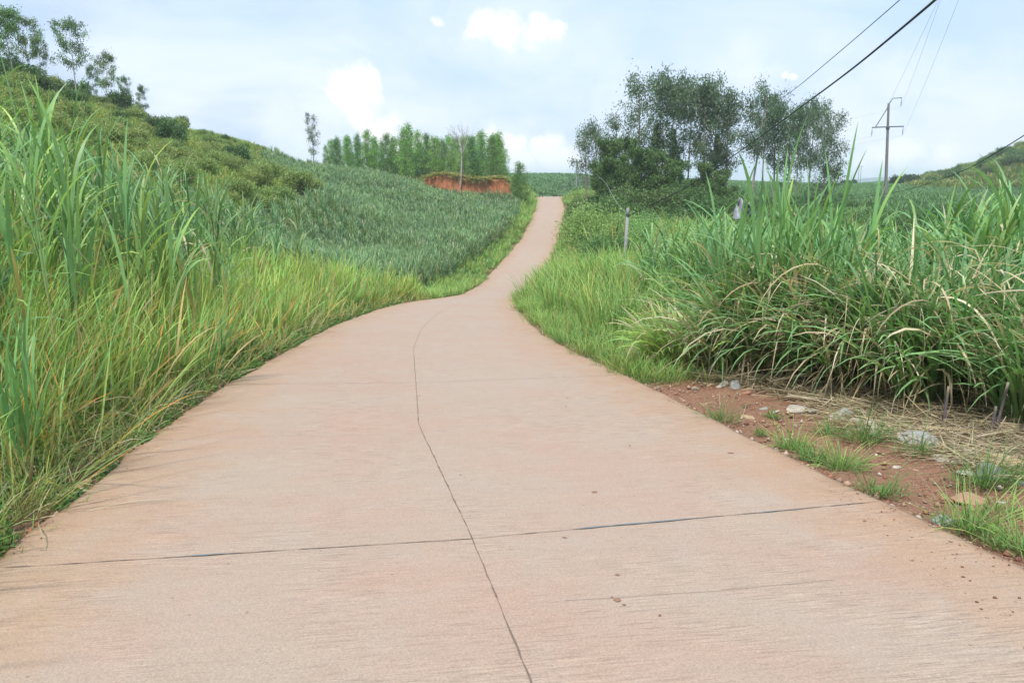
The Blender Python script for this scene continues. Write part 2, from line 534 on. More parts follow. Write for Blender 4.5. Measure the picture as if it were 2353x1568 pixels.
def road_mat():
    m, nt, b, out = new_mat('stained_concrete')
    L = nt.links.new
    uv = N(nt, 'ShaderNodeUVMap', uv_map='UVMap')         # u: metres from the centre line (edges at +-1 in colour attr), v: metres along
    at = N(nt, 'ShaderNodeAttribute', attribute_name='Col')
    sp = N(nt, 'ShaderNodeSeparateColor')
    L(at.outputs['Color'], sp.inputs[0])
    edge = sp.outputs[0]                                  # metres to the nearer edge / 4
    geo = N(nt, 'ShaderNodeNewGeometry')
    P = geo.outputs['Position']

    def noise(scale, detail=6.0, rough=.6, src=P, dist=0.0):
        n = N(nt, 'ShaderNodeTexNoise', i_Scale=scale, i_Detail=detail, i_Roughness=rough, i_Distortion=dist)
        L(src, n.inputs['Vector'])
        return n.outputs[0]
    # broom lines run across the road: stretched noise in uv
    mp = N(nt, 'ShaderNodeMapping')
    mp.inputs['Scale'].default_value = (5.0, 74.0, 1)
    L(uv.outputs[0], mp.inputs[0])
    br = noise(1.0, 3.0, .6, mp.outputs[0], .25)
    mp2 = N(nt, 'ShaderNodeMapping')
    mp2.inputs['Scale'].default_value = (.9, 14.0, 1)
    L(uv.outputs[0], mp2.inputs[0])
    br2 = noise(1.0, 4.0, .6, mp2.outputs[0])
    big = noise(.55, 4.0, .55)
    mid = noise(2.6, 6.0, .65)
    fine = noise(95.0, 4.0, .7)
    grain = noise(260.0, 2.0, .6)
    c = mix_col(nt, ramp(nt, big, (.35, .66)), (.347, .268, .204), (.357, .250, .186))
    # greyer, paler down the wheel-free middle
    c = mix_col(nt, math_node(nt, 'MULTIPLY', ramp(nt, mid, (.42, .72)), .5), c, (.345, .286, .23))
    # pinkish blotches
    pk = noise(1.15, 4.0, .6, P, .6)
    c = mix_col(nt, math_node(nt, 'MULTIPLY', ramp(nt, pk, (.50, .68)), .42), c, (.365, .248, .190))
    # ochre soil washed in from both edges, ragged inner border
    en = math_node(nt, 'ADD', math_node(nt, 'MULTIPLY', edge, 4.0), math_node(nt, 'MULTIPLY', math_node(nt, 'SUBTRACT', mid, .5), 1.5))
    e1 = ramp(nt, en, (-.1, 1.15, 1.0, 0.0))
    c = mix_col(nt, math_node(nt, 'MULTIPLY', e1, .62), c, (.352, .222, .13))
    e2 = ramp(nt, en, (-.25, .22, 1.0, 0.0))
    c = mix_col(nt, math_node(nt, 'MULTIPLY', e2, .5), c, (.26, .145, .085))
    # broom shading
    br_m = ramp(nt, noise(.9, 3.0, .5, P, 1.0), (.40, .62))
    k = math_node(nt, 'MULTIPLY', math_node(nt, 'SUBTRACT', br, .5), math_node(nt, 'MULTIPLY', br_m, .95))
    k2 = math_node(nt, 'MULTIPLY', math_node(nt, 'SUBTRACT', br2, .5), .14)
    k3 = math_node(nt, 'MULTIPLY', math_node(nt, 'SUBTRACT', fine, .5), 1.0)
    k4 = math_node(nt, 'MULTIPLY', math_node(nt, 'SUBTRACT', grain, .5), .8)
    kk = math_node(nt, 'ADD', math_node(nt, 'ADD', k, k2), math_node(nt, 'ADD', k3, k4))
    hs = N(nt, 'ShaderNodeHueSaturation')
    L(c, hs.inputs['Color'])
    L(math_node(nt, 'ADD', kk, 1.02), hs.inputs['Value'])
    c = hs.outputs[0]
    gd = math_node(nt, 'MULTIPLY', ramp(nt, br, (.36, .46, 1.0, 0.0)), ramp(nt, noise(.8, 4.0, .6, P, 1.2), (.42, .6)))
    c = mix_col(nt, math_node(nt, 'MULTIPLY', gd, .28), c, (.17, .12, .095))
    # distinct thin drag lines, irregularly spaced
    sv = N(nt, 'ShaderNodeSeparateXYZ')
    L(uv.outputs[0], sv.inputs[0])
    w = math_node(nt, 'ADD', sv.outputs[1], math_node(nt, 'MULTIPLY', math_node(nt, 'SUBTRACT', noise(.7, 2.0, .5), .5), .5))
    cb = N(nt, 'ShaderNodeCombineXYZ')
    L(math_node(nt, 'MULTIPLY', w, 3.4), cb.inputs[0])
    vl = N(nt, 'ShaderNodeTexVoronoi', feature='DISTANCE_TO_EDGE')
    vl.voronoi_dimensions = '1D'
    L(math_node(nt, 'MULTIPLY', w, 2.6), vl.inputs['W'])
    vl.inputs['Scale'].default_value = 1.0
    ln = ramp(nt, vl.outputs['Distance'], (0.0, .012, 1.0, 0.0))
    ln = math_node(nt, 'MULTIPLY', ln, ramp(nt, noise(1.6, 4.0, .6, P), (.46, .6)))
    c = mix_col(nt, math_node(nt, 'MULTIPLY', ln, .28), c, (.20, .135, .10))
    # dark specks
    vs = N(nt, 'ShaderNodeTexVoronoi', i_Scale=5.5)
    L(P, vs.inputs['Vector'])
    sd = ramp(nt, vs.outputs['Distance'], (.03, .055, 1.0, 0.0))
    c = mix_col(nt, math_node(nt, 'MULTIPLY', sd, .5), c, (.12, .07, .05))
    vs2 = N(nt, 'ShaderNodeTexVoronoi', i_Scale=31.0)
    L(P, vs2.inputs['Vector'])
    sc = N(nt, 'ShaderNodeSeparateColor')
    L(vs2.outputs['Color'], sc.inputs[0])
    s2 = math_node(nt, 'MULTIPLY', ramp(nt, vs2.outputs['Distance'], (.1, .2, 1.0, 0.0)), math_node(nt, 'GREATER_THAN', sc.outputs[0], .82))
    c = mix_col(nt, math_node(nt, 'MULTIPLY', s2, .35), c, (.15, .10, .075))
    L(c, b.inputs['Base Color'])
    b.inputs['Roughness'].default_value = .82
    b.inputs['Specular IOR Level'].default_value = .3
    bp = N(nt, 'ShaderNodeBump')
    bp.inputs['Strength'].default_value = .45
    bp.inputs['Distance'].default_value = .006
    L(math_node(nt, 'ADD', math_node(nt, 'MULTIPLY', br, br_m), fine), bp.inputs['Height'])
    L(bp.outputs[0], b.inputs['Normal'])
    return m


# ---------------------------------------------------------------- ground sheet
FIELD_L = [(-15, 28), (-10.0, 27.5), (-5.9, 29.5), (-4.9, 36), (-3.9, 47), (-2.7, 62), (-1.0, 79), (.6, 95), (1.0, 108), (-.5, 113), (-10, 113.5), (-17, 116), (-27, 120), (-35, 119), (-33.5, 108), (-28.5, 96), (-23, 86), (-17, 76), (-15.5, 66), (-16, 54), (-17.5, 44), (-17, 34)]


def inside(poly, x, y):
    x = np.asarray(x)
    y = np.asarray(y)
    c = np.zeros(x.shape, bool)
    n = len(poly)
    for i in range(n):
        x1, y1 = poly[i]
        x2, y2 = poly[(i + 1) % n]
        if y1 == y2:
            continue
        c ^= ((y1 > y) != (y2 > y)) & (x < (x2 - x1) * (y - y1) / (y2 - y1) + x1)
    return c


SOIL = [(2.0, 2), (3.5, 1), (6, 2), (4.6, 4.2), (3.75, 5.4), (3.4, 6.4), (3.25, 7.6), (3.2, 8.6), (2.75, 9.8), (2.3, 10.2), (1.7, 10.0), (1.6, 9), (2.2, 6)]


def ground_cols(x, y):
    n = len(x)
    c = np.tile(np.array([.075, .115, .035]), (n, 1))
    o = np.maximum(xl(y) - x, x - xr(y))
    far = (y > 118) | (x > 30)
    c[far] = (.085, .165, .065)
    fl = inside(FIELD_L, x, y)
    c[fl] = (.085, .075, .05)
    hill = (x < -18 - (y - 50) * .2) & (y > 28) & ~fl & (y < 170)
    c[hill] = (.13, .16, .06)
    # strips and tracks in the far fields
    band = np.sin(y / 9.0 + fbm(x, y, 120, 5, 2) * .5)
    ff = (y > 130) & (y < 900)
    c[ff] *= (1 + .16 * band[ff] + .10 * fbm(x, y, 40, 6, 3)[ff])[:, None]
    sc = inside(SOIL, x + fbm(x, y, 1.5, 8, 2) * .25, y)
    c[sc] = (.235, .12, .073)
    litter = (x > 1.9) & (y < 14) & (y > 2) & ~sc & (x < 12)
    c[litter] = (.15, .10, .065)
    near = (o < .5) & (x < 0) & (y < 60)
    c[near] = (.15, .10, .06)
    nr = (o < .35) & (x > 0) & (y > 11)
    c[nr] = (.17, .11, .06)
    # red scar beyond the concrete post
    scar = (np.hypot((x - 10.5) / 2.6, (y - 50) / 6) < 1)
    c[scar] = (.30, .12, .06)
    track = (np.abs(y - 88 + x * .06) < 1.0) & (x > 22)
    c[track] = (.2, .14, .08)
    return np.clip(c, .01, 1)


def build_ground():
    ys = np.unique(np.concatenate([np.arange(-40, 0, 1.0), np.arange(0, 16, .12), np.arange(16, 40, .35), np.arange(40, 150, .8),
                                   np.geomspace(150, 900, 110), np.geomspace(900, 3250, 26)]))
    off = np.concatenate([np.arange(.0, .5, .08), np.arange(.5, 8, .16), np.arange(8, 30, .45), np.geomspace(30, 260, 90), np.geomspace(262, 2500, 34)])
    inn = np.array([.04, .2, .5, .8, .96])
    rows = []
    for y in ys:
        a, b = float(xl(y)), float(xr(y))
        rows.append(np.concatenate([a - off[::-1], a + (b - a) * inn, b + off]))
    X = np.array(rows)
    Y = np.repeat(ys[:, None], X.shape[1], 1)
    Z = ground(X, Y)
    sm = inside(SOIL, X, Y)
    Z = Z + (fbm(X, Y, .9, 11, 3) * .022) * ((np.maximum(xl(Y) - X, X - xr(Y)) > .1) & (Y < 25))
    nr, nc = X.shape
    v = np.stack([X.ravel(), Y.ravel(), Z.ravel()], 1)
    i = np.arange(nr * nc).reshape(nr, nc)
    f = np.stack([i[:-1, :-1].ravel(), i[:-1, 1:].ravel(), i[1:, 1:].ravel(), i[1:, :-1].ravel()], 1)
    me = mesh_data('ground', v, f, ground_cols(v[:, 0], v[:, 1]), ground_mat(), True)
    tag(obj('ground', me), kind='structure')


build_ground()


def build_road():
    ys = np.concatenate([np.arange(-20, 45, .08), np.arange(45, 175, .4)])
    us = np.array([0, .01, .03, .07, .13, .2, .3, .4, .5, .6, .7, .8, .87, .93, .97, .99, 1.0])
    a = xl(ys) + fbm(ys, ys * 0, 2.6, 21, 4) * .035
    b = xr(ys) + fbm(ys, ys * 0 + 9, 2.2, 22, 4) * .035
    X = a[:, None] + (b - a)[:, None] * us[None]
    Y = np.repeat(ys[:, None], len(us), 1)
    # skew the rows so slabs are square to the road's heading
    Z = zr(Y)
    w = (b - a)[:, None]
    edge = np.minimum(us[None], 1 - us[None]) * w / 4
    Z = Z - np.clip(1 - edge * 4 / .06, 0, 1) * .008
    top = np.stack([X.ravel(), Y.ravel(), Z.ravel()], 1)
    nr, nc = X.shape
    i = np.arange(nr * nc).reshape(nr, nc)
    f = [np.stack([i[:-1, :-1].ravel(), i[:-1, 1:].ravel(), i[1:, 1:].ravel(), i[1:, :-1].ravel()], 1)]
    # slab sides
    n0 = nr * nc
    lo = np.concatenate([np.stack([a - .01, ys, zr(ys) - .3], 1), np.stack([b + .01, ys, zr(ys) - .3], 1)])
    l = n0 + np.arange(nr)
    r = n0 + nr + np.arange(nr)
    f.append(np.stack([l[:-1], i[:-1, 0], i[1:, 0], l[1:]], 1))
    f.append(np.stack([i[:-1, -1], r[:-1], r[1:], i[1:, -1]], 1))
    v = np.concatenate([top, lo])
    slope = -.16
    uvt = np.stack([(X - (a + b)[:, None] / 2).ravel(), (Y + slope * (X - (a + b)[:, None] / 2)).ravel()], 1)
    uv = np.concatenate([uvt, lo[:, :2]])
    col = np.zeros((len(v), 3))
    col[:n0, 0] = edge.ravel()
    me = mesh_data('road', v, f, col, road_mat(), False, uv)
    road = tag(obj('road', me), kind='structure')

    mj = plain_mat('joint_dirt', (.15, .11, .085), .9, 0, 30, .5)
    mt = plain_mat('joint_tar', (.16, .19, .20), .7, 0, 30, .3)
    mp = plain_mat('mortar_patch', (.50, .43, .37), .8, 0, 14, .15)

    def strip(name, pts, w, mat, dz=.004, jit=.35, step=.035, z_off=0):
        pts = np.array(pts, float)
        seg = np.hypot(*np.diff(pts, axis=0).T)
        s = np.concatenate([[0], np.cumsum(seg)])
        t = np.arange(0, s[-1], step)
        x = np.interp(t, s, pts[:, 0])
        y = np.interp(t, s, pts[:, 1])
        dx, dy = np.gradient(x), np.gradient(y)
        ln = np.hypot(dx, dy)
        nx, ny = -dy / ln, dx / ln
        wob = fbm(t, t * 0, .35, int(abs(pts[0, 0] * 31 + pts[0, 1] * 17)) % 90, 5) * .003
        x, y = x + nx * wob, y + ny * wob
        ww = w * .5 * (1 + jit * fbm(t, t * 0 + 3, .22, 33, 4)) * np.clip(np.minimum(t, t[-1] - t) / .08, .15, 1)
        ww = np.maximum(ww, .0012)
        v = np.concatenate([np.stack([x + nx * ww, y + ny * ww, zr(y + ny * ww) + dz], 1), np.stack([x - nx * ww, y - ny * ww, zr(y - ny * ww) + dz], 1)])
        n = len(t)
        k = np.arange(n - 1)
        f = np.stack([k, k + 1, n + k + 1, n + k], 1)[:, ::-1]
        return obj(name, mesh_data(name, v, f, np.ones((len(v), 3)), mat), road)
    strip('joint', [(.30, -2), (.07, 2.64), (-.224, 4.12), (-.884, 7.12), (-1.70, 13.2)], .006, mj, jit=.8)
    strip('joint', [(-1.70, 13.2), (-2.0, 17.1), (-2.05, 22), (-1.7, 27)], .004, mj, jit=.8)
    strip('joint', [(-2.66, 3.70), (-.224, 4.12), (2.42, 4.8)], .006, mj, jit=.8)
    strip('joint_filler', [(.35, 4.268), (1.15, 4.47)], .015, mt, .0065, .5)
    strip('joint_filler', [(-1.75, 3.857), (-1.45, 3.909)], .012, mt, .0065, .5)
    strip('joint_filler', [(1.5, 4.555), (1.9, 4.658)], .010, mt, .0065, .5)
    strip('joint', [(-3.6, 9.45), (-1.2, 9.55), (1.45, 10.2)], .006, mj)
    strip('joint', [(-4.0, 15.3), (-1.85, 15.5), (.7, 16.1)], .006, mj)
    # hairline cracks
    for pts in ([(-2.5, 6.6), (-1.1, 6.7)], [(.25, 3.32), (1.0, 3.43), (1.6, 3.56)]):
        strip('crack', pts, .0011, mj, .004, .9)
    # dried mud spots
    mm = plain_mat('dried_mud', (.27, .15, .095), .9, 0, 40, .4)
    for (x, y, r) in [(.49, 3.33, .020), (.515, 3.28, .010), (.47, 3.36, .008), (.56, 5.0, .022), (1.78, 6.05, .024), (.53, 3.62, .013), (.30, 4.14, .012)]:
        a = np.linspace(0, 2 * math.pi, 14, endpoint=False)
        rr = r * .8 * (1 + .2 * np.sin(a * 2 + x * 9) + .2 * np.sin(a * 5 + y) + .15 * np.sin(a * 7 + x))
        v = np.stack([x + np.cos(a) * rr * 1.3, y + np.sin(a) * rr, 0 * a], 1)
        v[:, 2] = zr(v[:, 1]) + .004
        vc = np.vstack([v, [[x, y, float(zr(y)) + .007]]])
        f = np.array([[k, (k + 1) % 14, 14] for k in range(14)])
        obj('mud_spot', mesh_data('mud_spot', vc, f, None, mm), road)
    return road


build_road()


# ---------------------------------------------------------------- blades
def pal(cols, n, jit=.12):
    cols = np.array(cols, float)
    i = rng.integers(0, len(cols), n)
    k = rng.random((n, 1)) * .5
    c = cols[i] * (1 - k) + cols[rng.integers(0, len(cols), n)] * k
    return c * (1 + (rng.random((n, 1)) - .5) * 2 * jit)


def blades(G, base, az, L, W, lean, curl, c0, c1, S=5, pw=1.4, shape='leaf', kink=None, twist=.6):
    n = len(base)
    if n == 0:
        return
    L, W, lean, curl = [np.broadcast_to(np.asarray(a, float), (n,)) for a in (L, W, lean, curl)]
    s = np.linspace(0, 1, S + 1)
    th = lean[:, None] + curl[:, None] * s[None] ** pw
    if kink is not None:
        kk, ka = kink
        th = th + np.where(s[None] > kk[:, None], ka[:, None], 0)
    thm = (th[:, 1:] + th[:, :-1]) / 2
    ds = (L / S)[:, None]
    r = np.concatenate([np.zeros((n, 1)), np.cumsum(np.sin(thm) * ds, 1)], 1)
    z = np.concatenate([np.zeros((n, 1)), np.cumsum(np.cos(thm) * ds, 1)], 1)
    ca, sa = np.cos(az)[:, None], np.sin(az)[:, None]
    P = np.stack([base[:, 0:1] + r * ca, base[:, 1:2] + r * sa, base[:, 2:3] + z], 2)
    if shape == 'leaf':
        w = np.interp(s, [0, .15, .4, .7, .9, 1], [.45, .8, 1, .8, .4, .04])
    elif shape == 'stalk':
        w = np.interp(s, [0, 1], [1, .6])
    else:
        w = np.interp(s, [0, .5, 1], [1, .8, .05])
    tw = (rng.random(n) - .5)[:, None] * 2 * twist * (0.4 + s[None])
    # side vector and surface normal
    side = np.stack([-sa * np.ones_like(th), ca * np.ones_like(th), np.zeros_like(th)], 2)
    nor = np.stack([-np.cos(th) * ca, -np.cos(th) * sa, np.sin(th)], 2)
    sv = side * np.cos(tw)[..., None] + nor * np.sin(tw)[..., None]
    hw = (W[:, None] * w[None] * .5)[..., None]
    A = P + sv * hw
    B = P - sv * hw
    V = np.stack([A, B], 2).reshape(-1, 3)
    k = np.arange(n)[:, None] * (S + 1) * 2 + np.arange(S)[None] * 2
    k = k.ravel()
    F = np.stack([k, k + 1, k + 3, k + 2], 1)
    t = (s[None, :, None] ** 1.2)
    C = c0[:, None, :] * (1 - t) + c1[:, None, :] * t
    C = np.repeat(C, 2, 1).reshape(-1, 3)
    G.add(V, F, C)


def scatter_poly(poly, n):
    poly = np.array(poly)
    lo, hi = poly.min(0), poly.max(0)
    out = np.zeros((0, 2))
    while len(out) < n:
        p = lo + rng.random((n * 2, 2)) * (hi - lo)
        out = np.vstack([out, p[inside(poly, p[:, 0], p[:, 1])]])
    return out[:n]


def on_ground(p, sink=.02):
    return np.column_stack([p, ground(p[:, 0], p[:, 1]) - sink])


def visible(p, margin=.06):
    """keep what stands near the view wedge, seen also from a step to the side"""
    return (p[:, 1] > 1.0) & (np.abs(p[:, 0]) < p[:, 1] * (.653 + margin) + 2.2)


def clump_field(G, pts, per, Lr, Wr, spread, leanr, curlr, cols0, cols1, S=5, dead=.0, pw=1.4, deadcol=((.42, .33, .19), (.36, .27, .15)), up=0, tw=.6, csc=None):
    """pts (n,3): clump feet"""
    n = len(pts)
    if n == 0:
        return
    idx = np.repeat(np.arange(n), per)
    m = len(idx)
    a = rng.random(m) * 6.283
    rr = np.sqrt(rng.random(m)) * spread
    b = pts[idx] + np.stack([np.cos(a) * rr, np.sin(a) * rr, np.zeros(m)], 1)
    if up:
        b[:, 2] += rng.random(m) * up
    az = a + rng.normal(0, .5, m)
    cs = (.75 + .5 * rng.random(n))[idx] if csc is None else csc[idx]
    L = rng.uniform(*Lr, m) * cs
    W = rng.uniform(*Wr, m)
    c0 = pal(cols0, m)
    c1 = pal(cols1, m)
    hue = pal([(1, 1, 1), (1.15, 1.02, .9), (.85, .98, 1.05)], n, .1)[idx]
    c0, c1 = c0 * hue, c1 * hue
    if dead > 0:
        dm = rng.random(m) < dead
        c0[dm] = pal(deadcol, dm.sum())
        c1[dm] = pal(deadcol, dm.sum())
        tipm = rng.random(m) < dead * 1.5
        c1[tipm] = pal(((.40, .30, .12), (.46, .22, .06)), tipm.sum())
    blades(G, b, az, L, W, rng.uniform(*leanr, m), rng.uniform(*curlr, m), c0, c1, S, pw, twist=tw)


# ---------------------------------------------------------------- leaves
def leaf_cards(G, cen, size, asp, cols, droop=.5, fold=False):
    """one small leaf per centre, random direction, biased to hang; pointed (rhomb) outline"""
    n = len(cen)
    az = rng.random(n) * 6.283
    el = -droop + rng.normal(0, .6, n)
    d = np.stack([np.cos(az) * np.cos(el), np.sin(az) * np.cos(el), np.sin(el)], 1)
    r = rng.normal(size=(n, 3))
    s = np.cross(d, r)
    s /= np.linalg.norm(s, axis=1)[:, None] + 1e-9
    size = np.broadcast_to(np.asarray(size, float), (n,))[:, None] * rng.uniform(.7, 1.3, (n, 1))
    a = cen - d * size / 2
    b = cen + d * size / 2
    m = cen + s * size * asp / 2
    k = cen - s * size * asp / 2
    V = np.stack([a, m, b, k], 1).reshape(-1, 3)
    i = np.arange(n) * 4
    G.add(V, np.stack([i, i + 1, i + 2, i + 3], 1), np.repeat(cols, 4, 0))


YG0 = [(.12, .19, .04), (.14, .21, .045), (.19, .19, .07)]
YG1 = [(.33, .50, .12), (.27, .46, .12), (.39, .53, .15), (.22, .41, .13), (.36, .46, .16)]
GR0 = [(.09, .15, .045), (.11, .17, .05)]
GR1 = [(.20, .34, .10), (.16, .31, .10), (.24, .38, .12)]
CN0 = [(.10, .17, .06), (.12, .20, .07)]
CN1 = [(.15, .30, .12), (.18, .34, .13), (.22, .38, .16), (.13, .26, .11)]
CR0 = [(.085, .145, .065), (.10, .16, .07)]
CR1 = [(.23, .42, .18), (.27, .46, .21), (.43, .55, .37), (.17, .32, .13)]
STRAW = [(.50, .41, .27), (.42, .33, .21), (.60, .53, .40), (.34, .26, .17)]


def strip_pts(side, y0, y1, o0, o1, dens, decay=None):
    """scatter in a band that follows a road edge; side -1 left, +1 right"""
    n = int((y1 - y0) * (o1 - o0) * dens)
    y = rng.uniform(y0, y1, n)
    o = rng.uniform(o0, o1, n)
    x = (xl(y) - o) if side < 0 else (xr(y) + o)
    p = np.stack([x, y], 1)
    return on_ground(p[visible(np.column_stack([p, y]))] if True else p), None


def verge_left():
    G = Geo()
    # low mixed edge, fine blades
    for (y0, y1, dens, Wr) in ((2.0, 9, 26, (.004, .008)), (9, 20, 14, (.007, .012)), (20, 31, 8, (.012, .02))):
        p, _ = strip_pts(-1, y0, y1, .12, .8, dens)
        clump_field(G, p, 22, (.16, .55), Wr, .12, (.1, .9), (.2, 1.4), [(.10, .11, .045), (.13, .11, .06)], YG1[2:] + GR1 + [(.25, .27, .10)], 4, .12)
    # tall yellow-green blades
    for (y0, y1, o1, dens, per, Wr) in ((1.6, 8, 3.6, 7, 34, (.007, .014)), (8, 16, 4.2, 4.6, 30, (.012, .02)), (16, 26, 5.0, 3.4, 26, (.018, .03)), (26, 31, 3.2, 3.5, 24, (.022, .034))):
        p, _ = strip_pts(-1, y0, y1, .62, o1, dens)
        cs_ = np.clip(.42 + .5 * (xl(p[:, 1]) - p[:, 0]), .4, 1.15) * (.85 + .3 * rng.random(len(p)))
        clump_field(G, p, per, (.6, 1.25), Wr, .22, (.0, .55), (.05, .95), YG0, YG1, 5, .07, 1.6, csc=cs_)
        clump_field(G, p[::3], 10, (.9, 1.55), (Wr[0] * 1.2, Wr[1] * 1.3), .18, (.0, .4), (.1, .7), YG0, YG1, 6, .05, 1.8, csc=cs_[::3])
    # chaos: long crossing blades, some dying, and pale thin strands
    for (y0, y1, o1, dens, Wr) in ((2.0, 9, 3.2, 5, (.008, .016)), (9, 18, 4, 3, (.014, .022)), (18, 30, 4, 1.6, (.02, .03))):
        p, _ = strip_pts(-1, y0, y1, .3, o1, dens)
        clump_field(G, p, 9, (.7, 1.35), Wr, .3, (.3, 1.0), (.0, .8), YG0, YG1 + CN1, 6, .18, 1.6, deadcol=((.45, .33, .14), (.50, .27, .08), (.42, .33, .19)))
        clump_field(G, p[::2], 14, (.4, 1.0), (Wr[0] * .3, Wr[1] * .4), .3, (.3, 1.3), (.2, 1.6), STRAW, STRAW, 5, 0)
        p, _ = strip_pts(-1, y0, y1, .5, o1, dens * .35)
        clump_field(G, p, 7, (.8, 1.3), (Wr[0] * 1.8, Wr[1] * 1.7), .12, (.0, .5), (.2, 1.1), CN0, CN1, 7, .08, 1.8)
    # creeping edge growth, ragged, spilling on the slab
    for (y0, y1, dens, Wr) in ((2.0, 9, 30, (.004, .008)), (9, 20, 14, (.007, .012)), (20, 31, 7, (.012, .02))):
        p, _ = strip_pts(-1, y0, y1, -.03, .45, dens)
        k = fbm(p[:, 1], p[:, 0] * 0, 1.7, 71, 4) > -.15
        clump_field(G, p[k], 12, (.07, .28), Wr, .1, (.2, 1.3), (.1, 1.2), GR0, GR1 + YG1[:2], 3, .25)
    # dead brown underlayer near the foot
    for (y0, y1, dens) in ((2, 10, 4), (10, 26, 1.5)):
        p, _ = strip_pts(-1, y0, y1, .2, 1.3, dens)
        clump_field(G, p, 12, (.25, .6), (.004, .009), .2, (.3, 1.4), (.2, 1.5), STRAW, STRAW, 4, 0)
    # fine seed-headed stems standing above the blades
    p, _ = strip_pts(-1, 3, 26, .5, 3.0, 2.2)
    clump_field(G, p, 5, (.9, 1.6), (.004, .008), .2, (.0, .5), (.0, .6), YG0, [(.34, .30, .16), (.38, .33, .19), (.3, .34, .14)], 5, .2)
    # small broad weed leaves
    n = 52000
    y = 2.2 + 24 * rng.random(n) ** 1.5
    o = rng.random(n) ** 1.3 * 1.1 - .02
    k = fbm(y, o, 1.1, 72, 4) > .0
    y, o = y[k], o[k]
    x = xl(y) - o
    hgt = rng.random(len(x)) ** 1.3 * (.07 + .36 * np.clip(o, 0, .8))
    leaf_cards(G, np.column_stack([x, y, ground(x, y) + hgt + .01]), np.where(y < 9, .032, .045), .62, pal([(.07, .15, .04), (.11, .21, .06), (.05, .10, .03)], len(x), .25), .1)
    me = G.mesh('verge_grass', M_GRASS, True)
    tag(obj('roadside_grass', me), 'tall yellow-green grass growing thick along the left edge of the concrete road', 'grass', kind='stuff')


def verge_right():
    G = Geo()
    for (y0, y1, o0, o1, dens, per, Lr, Wr) in ((9.7, 11.4, .02, 1.0, 30, 26, (.12, .42), (.005, .009)), (11.2, 20, .05, 2.6, 13, 26, (.18, .5), (.006, .011)), (20, 32, .05, 2.4, 11, 24, (.25, .6), (.011, .017)),
                                                (32, 50, .1, 3.0, 5, 22, (.4, .8), (.018, .028)), (50, 80, .1, 4, 2.6, 20, (.4, .9), (.03, .045)), (80, 128, .1, 5, 1.3, 18, (.5, 1.0), (.045, .07))):
        p, _ = strip_pts(1, y0, y1, o0, o1, dens)
        clump_field(G, p, per, Lr, Wr, .2, (.05, .7), (.2, 1.3), GR0, GR1 + YG1[:2], 4, .05)
    for (y0, y1, o0, o1, dens, per, Wr) in ((15, 24, .9, 4.2, 2.2, 24, (.012, .022)), (24, 36, .5, 5.0, 2.6, 26, (.018, .03)), (36, 52, .4, 6.0, 1.8, 24, (.025, .04)), (52, 75, 1, 5, 1.0, 20, (.04, .055)), (84, 112, 1.2, 5, .5, 24, (.05, .08))):
        p, _ = strip_pts(1, y0, y1, o0, o1, dens)
        p = p[p[:, 0] < 8.5 + (p[:, 1] - 40) * .1]
        clump_field(G, p, per, (.7, 1.35), Wr, .3, (.0, .55), (.1, 1.1), GR0, YG1[1:] + GR1, 5, .05, 1.6)
    p = np.stack([rng.uniform(1.5, 7.5, 420), rng.uniform(27, 48, 420)], 1)
    p = on_ground(p[(p[:, 0] > xr(p[:, 1]) + 1.3) & (p[:, 0] < p[:, 1] * .15)])
    clump_field(G, p, 26, (.8, 1.45), (.02, .04), .4, (.0, .5), (.1, 1.2), GR0, YG1[1:] + GR1, 6, .05)
    p = np.stack([rng.uniform(4, 30, 2600), rng.uniform(40, 74, 2600)], 1)
    p = on_ground(p[(p[:, 0] > xr(p[:, 1]) + 2.5) & (p[:, 0] < p[:, 1] * .45)])
    clump_field(G, p, 20, (.5, 1.2), (.035, .055), .5, (.0, .7), (.2, 1.2), GR0, GR1 + [(.12, .22, .08)], 4, .06)
    q = p[fbm(p[:, 0], p[:, 1], 7.0, 93, 3) > .1]
    clump_field(G, q, 16, (1.2, 2.3), (.04, .07), .5, (.0, .5), (.3, 1.4), GR0, GR1 + YG1[1:] + [(.12, .22, .08)], 5, .06)
    # left side of the climbing road
    for (y0, y1, o0, o1, dens, per, Lr, Wr) in ((29, 50, .08, 2.6, 6, 22, (.25, .6), (.016, .026)), (50, 85, .08, 2.6, 3.2, 20, (.3, .7), (.03, .045)), (85, 130, .1, 2.6, 2.2, 20, (.4, 1.3), (.045, .07))):
        p, _ = strip_pts(-1, y0, y1, o0, o1, dens)
        clump_field(G, p, per, Lr, Wr, .22, (.05, .6), (.2, 1.2), GR0, GR1 + YG1, 4, .03)
    me = G.mesh('verge_grass_mesh', M_GRASS, True)
    tag(obj('verge_grass', me), 'green roadside grass bordering the winding road on its right and up the slope', 'grass', kind='stuff')


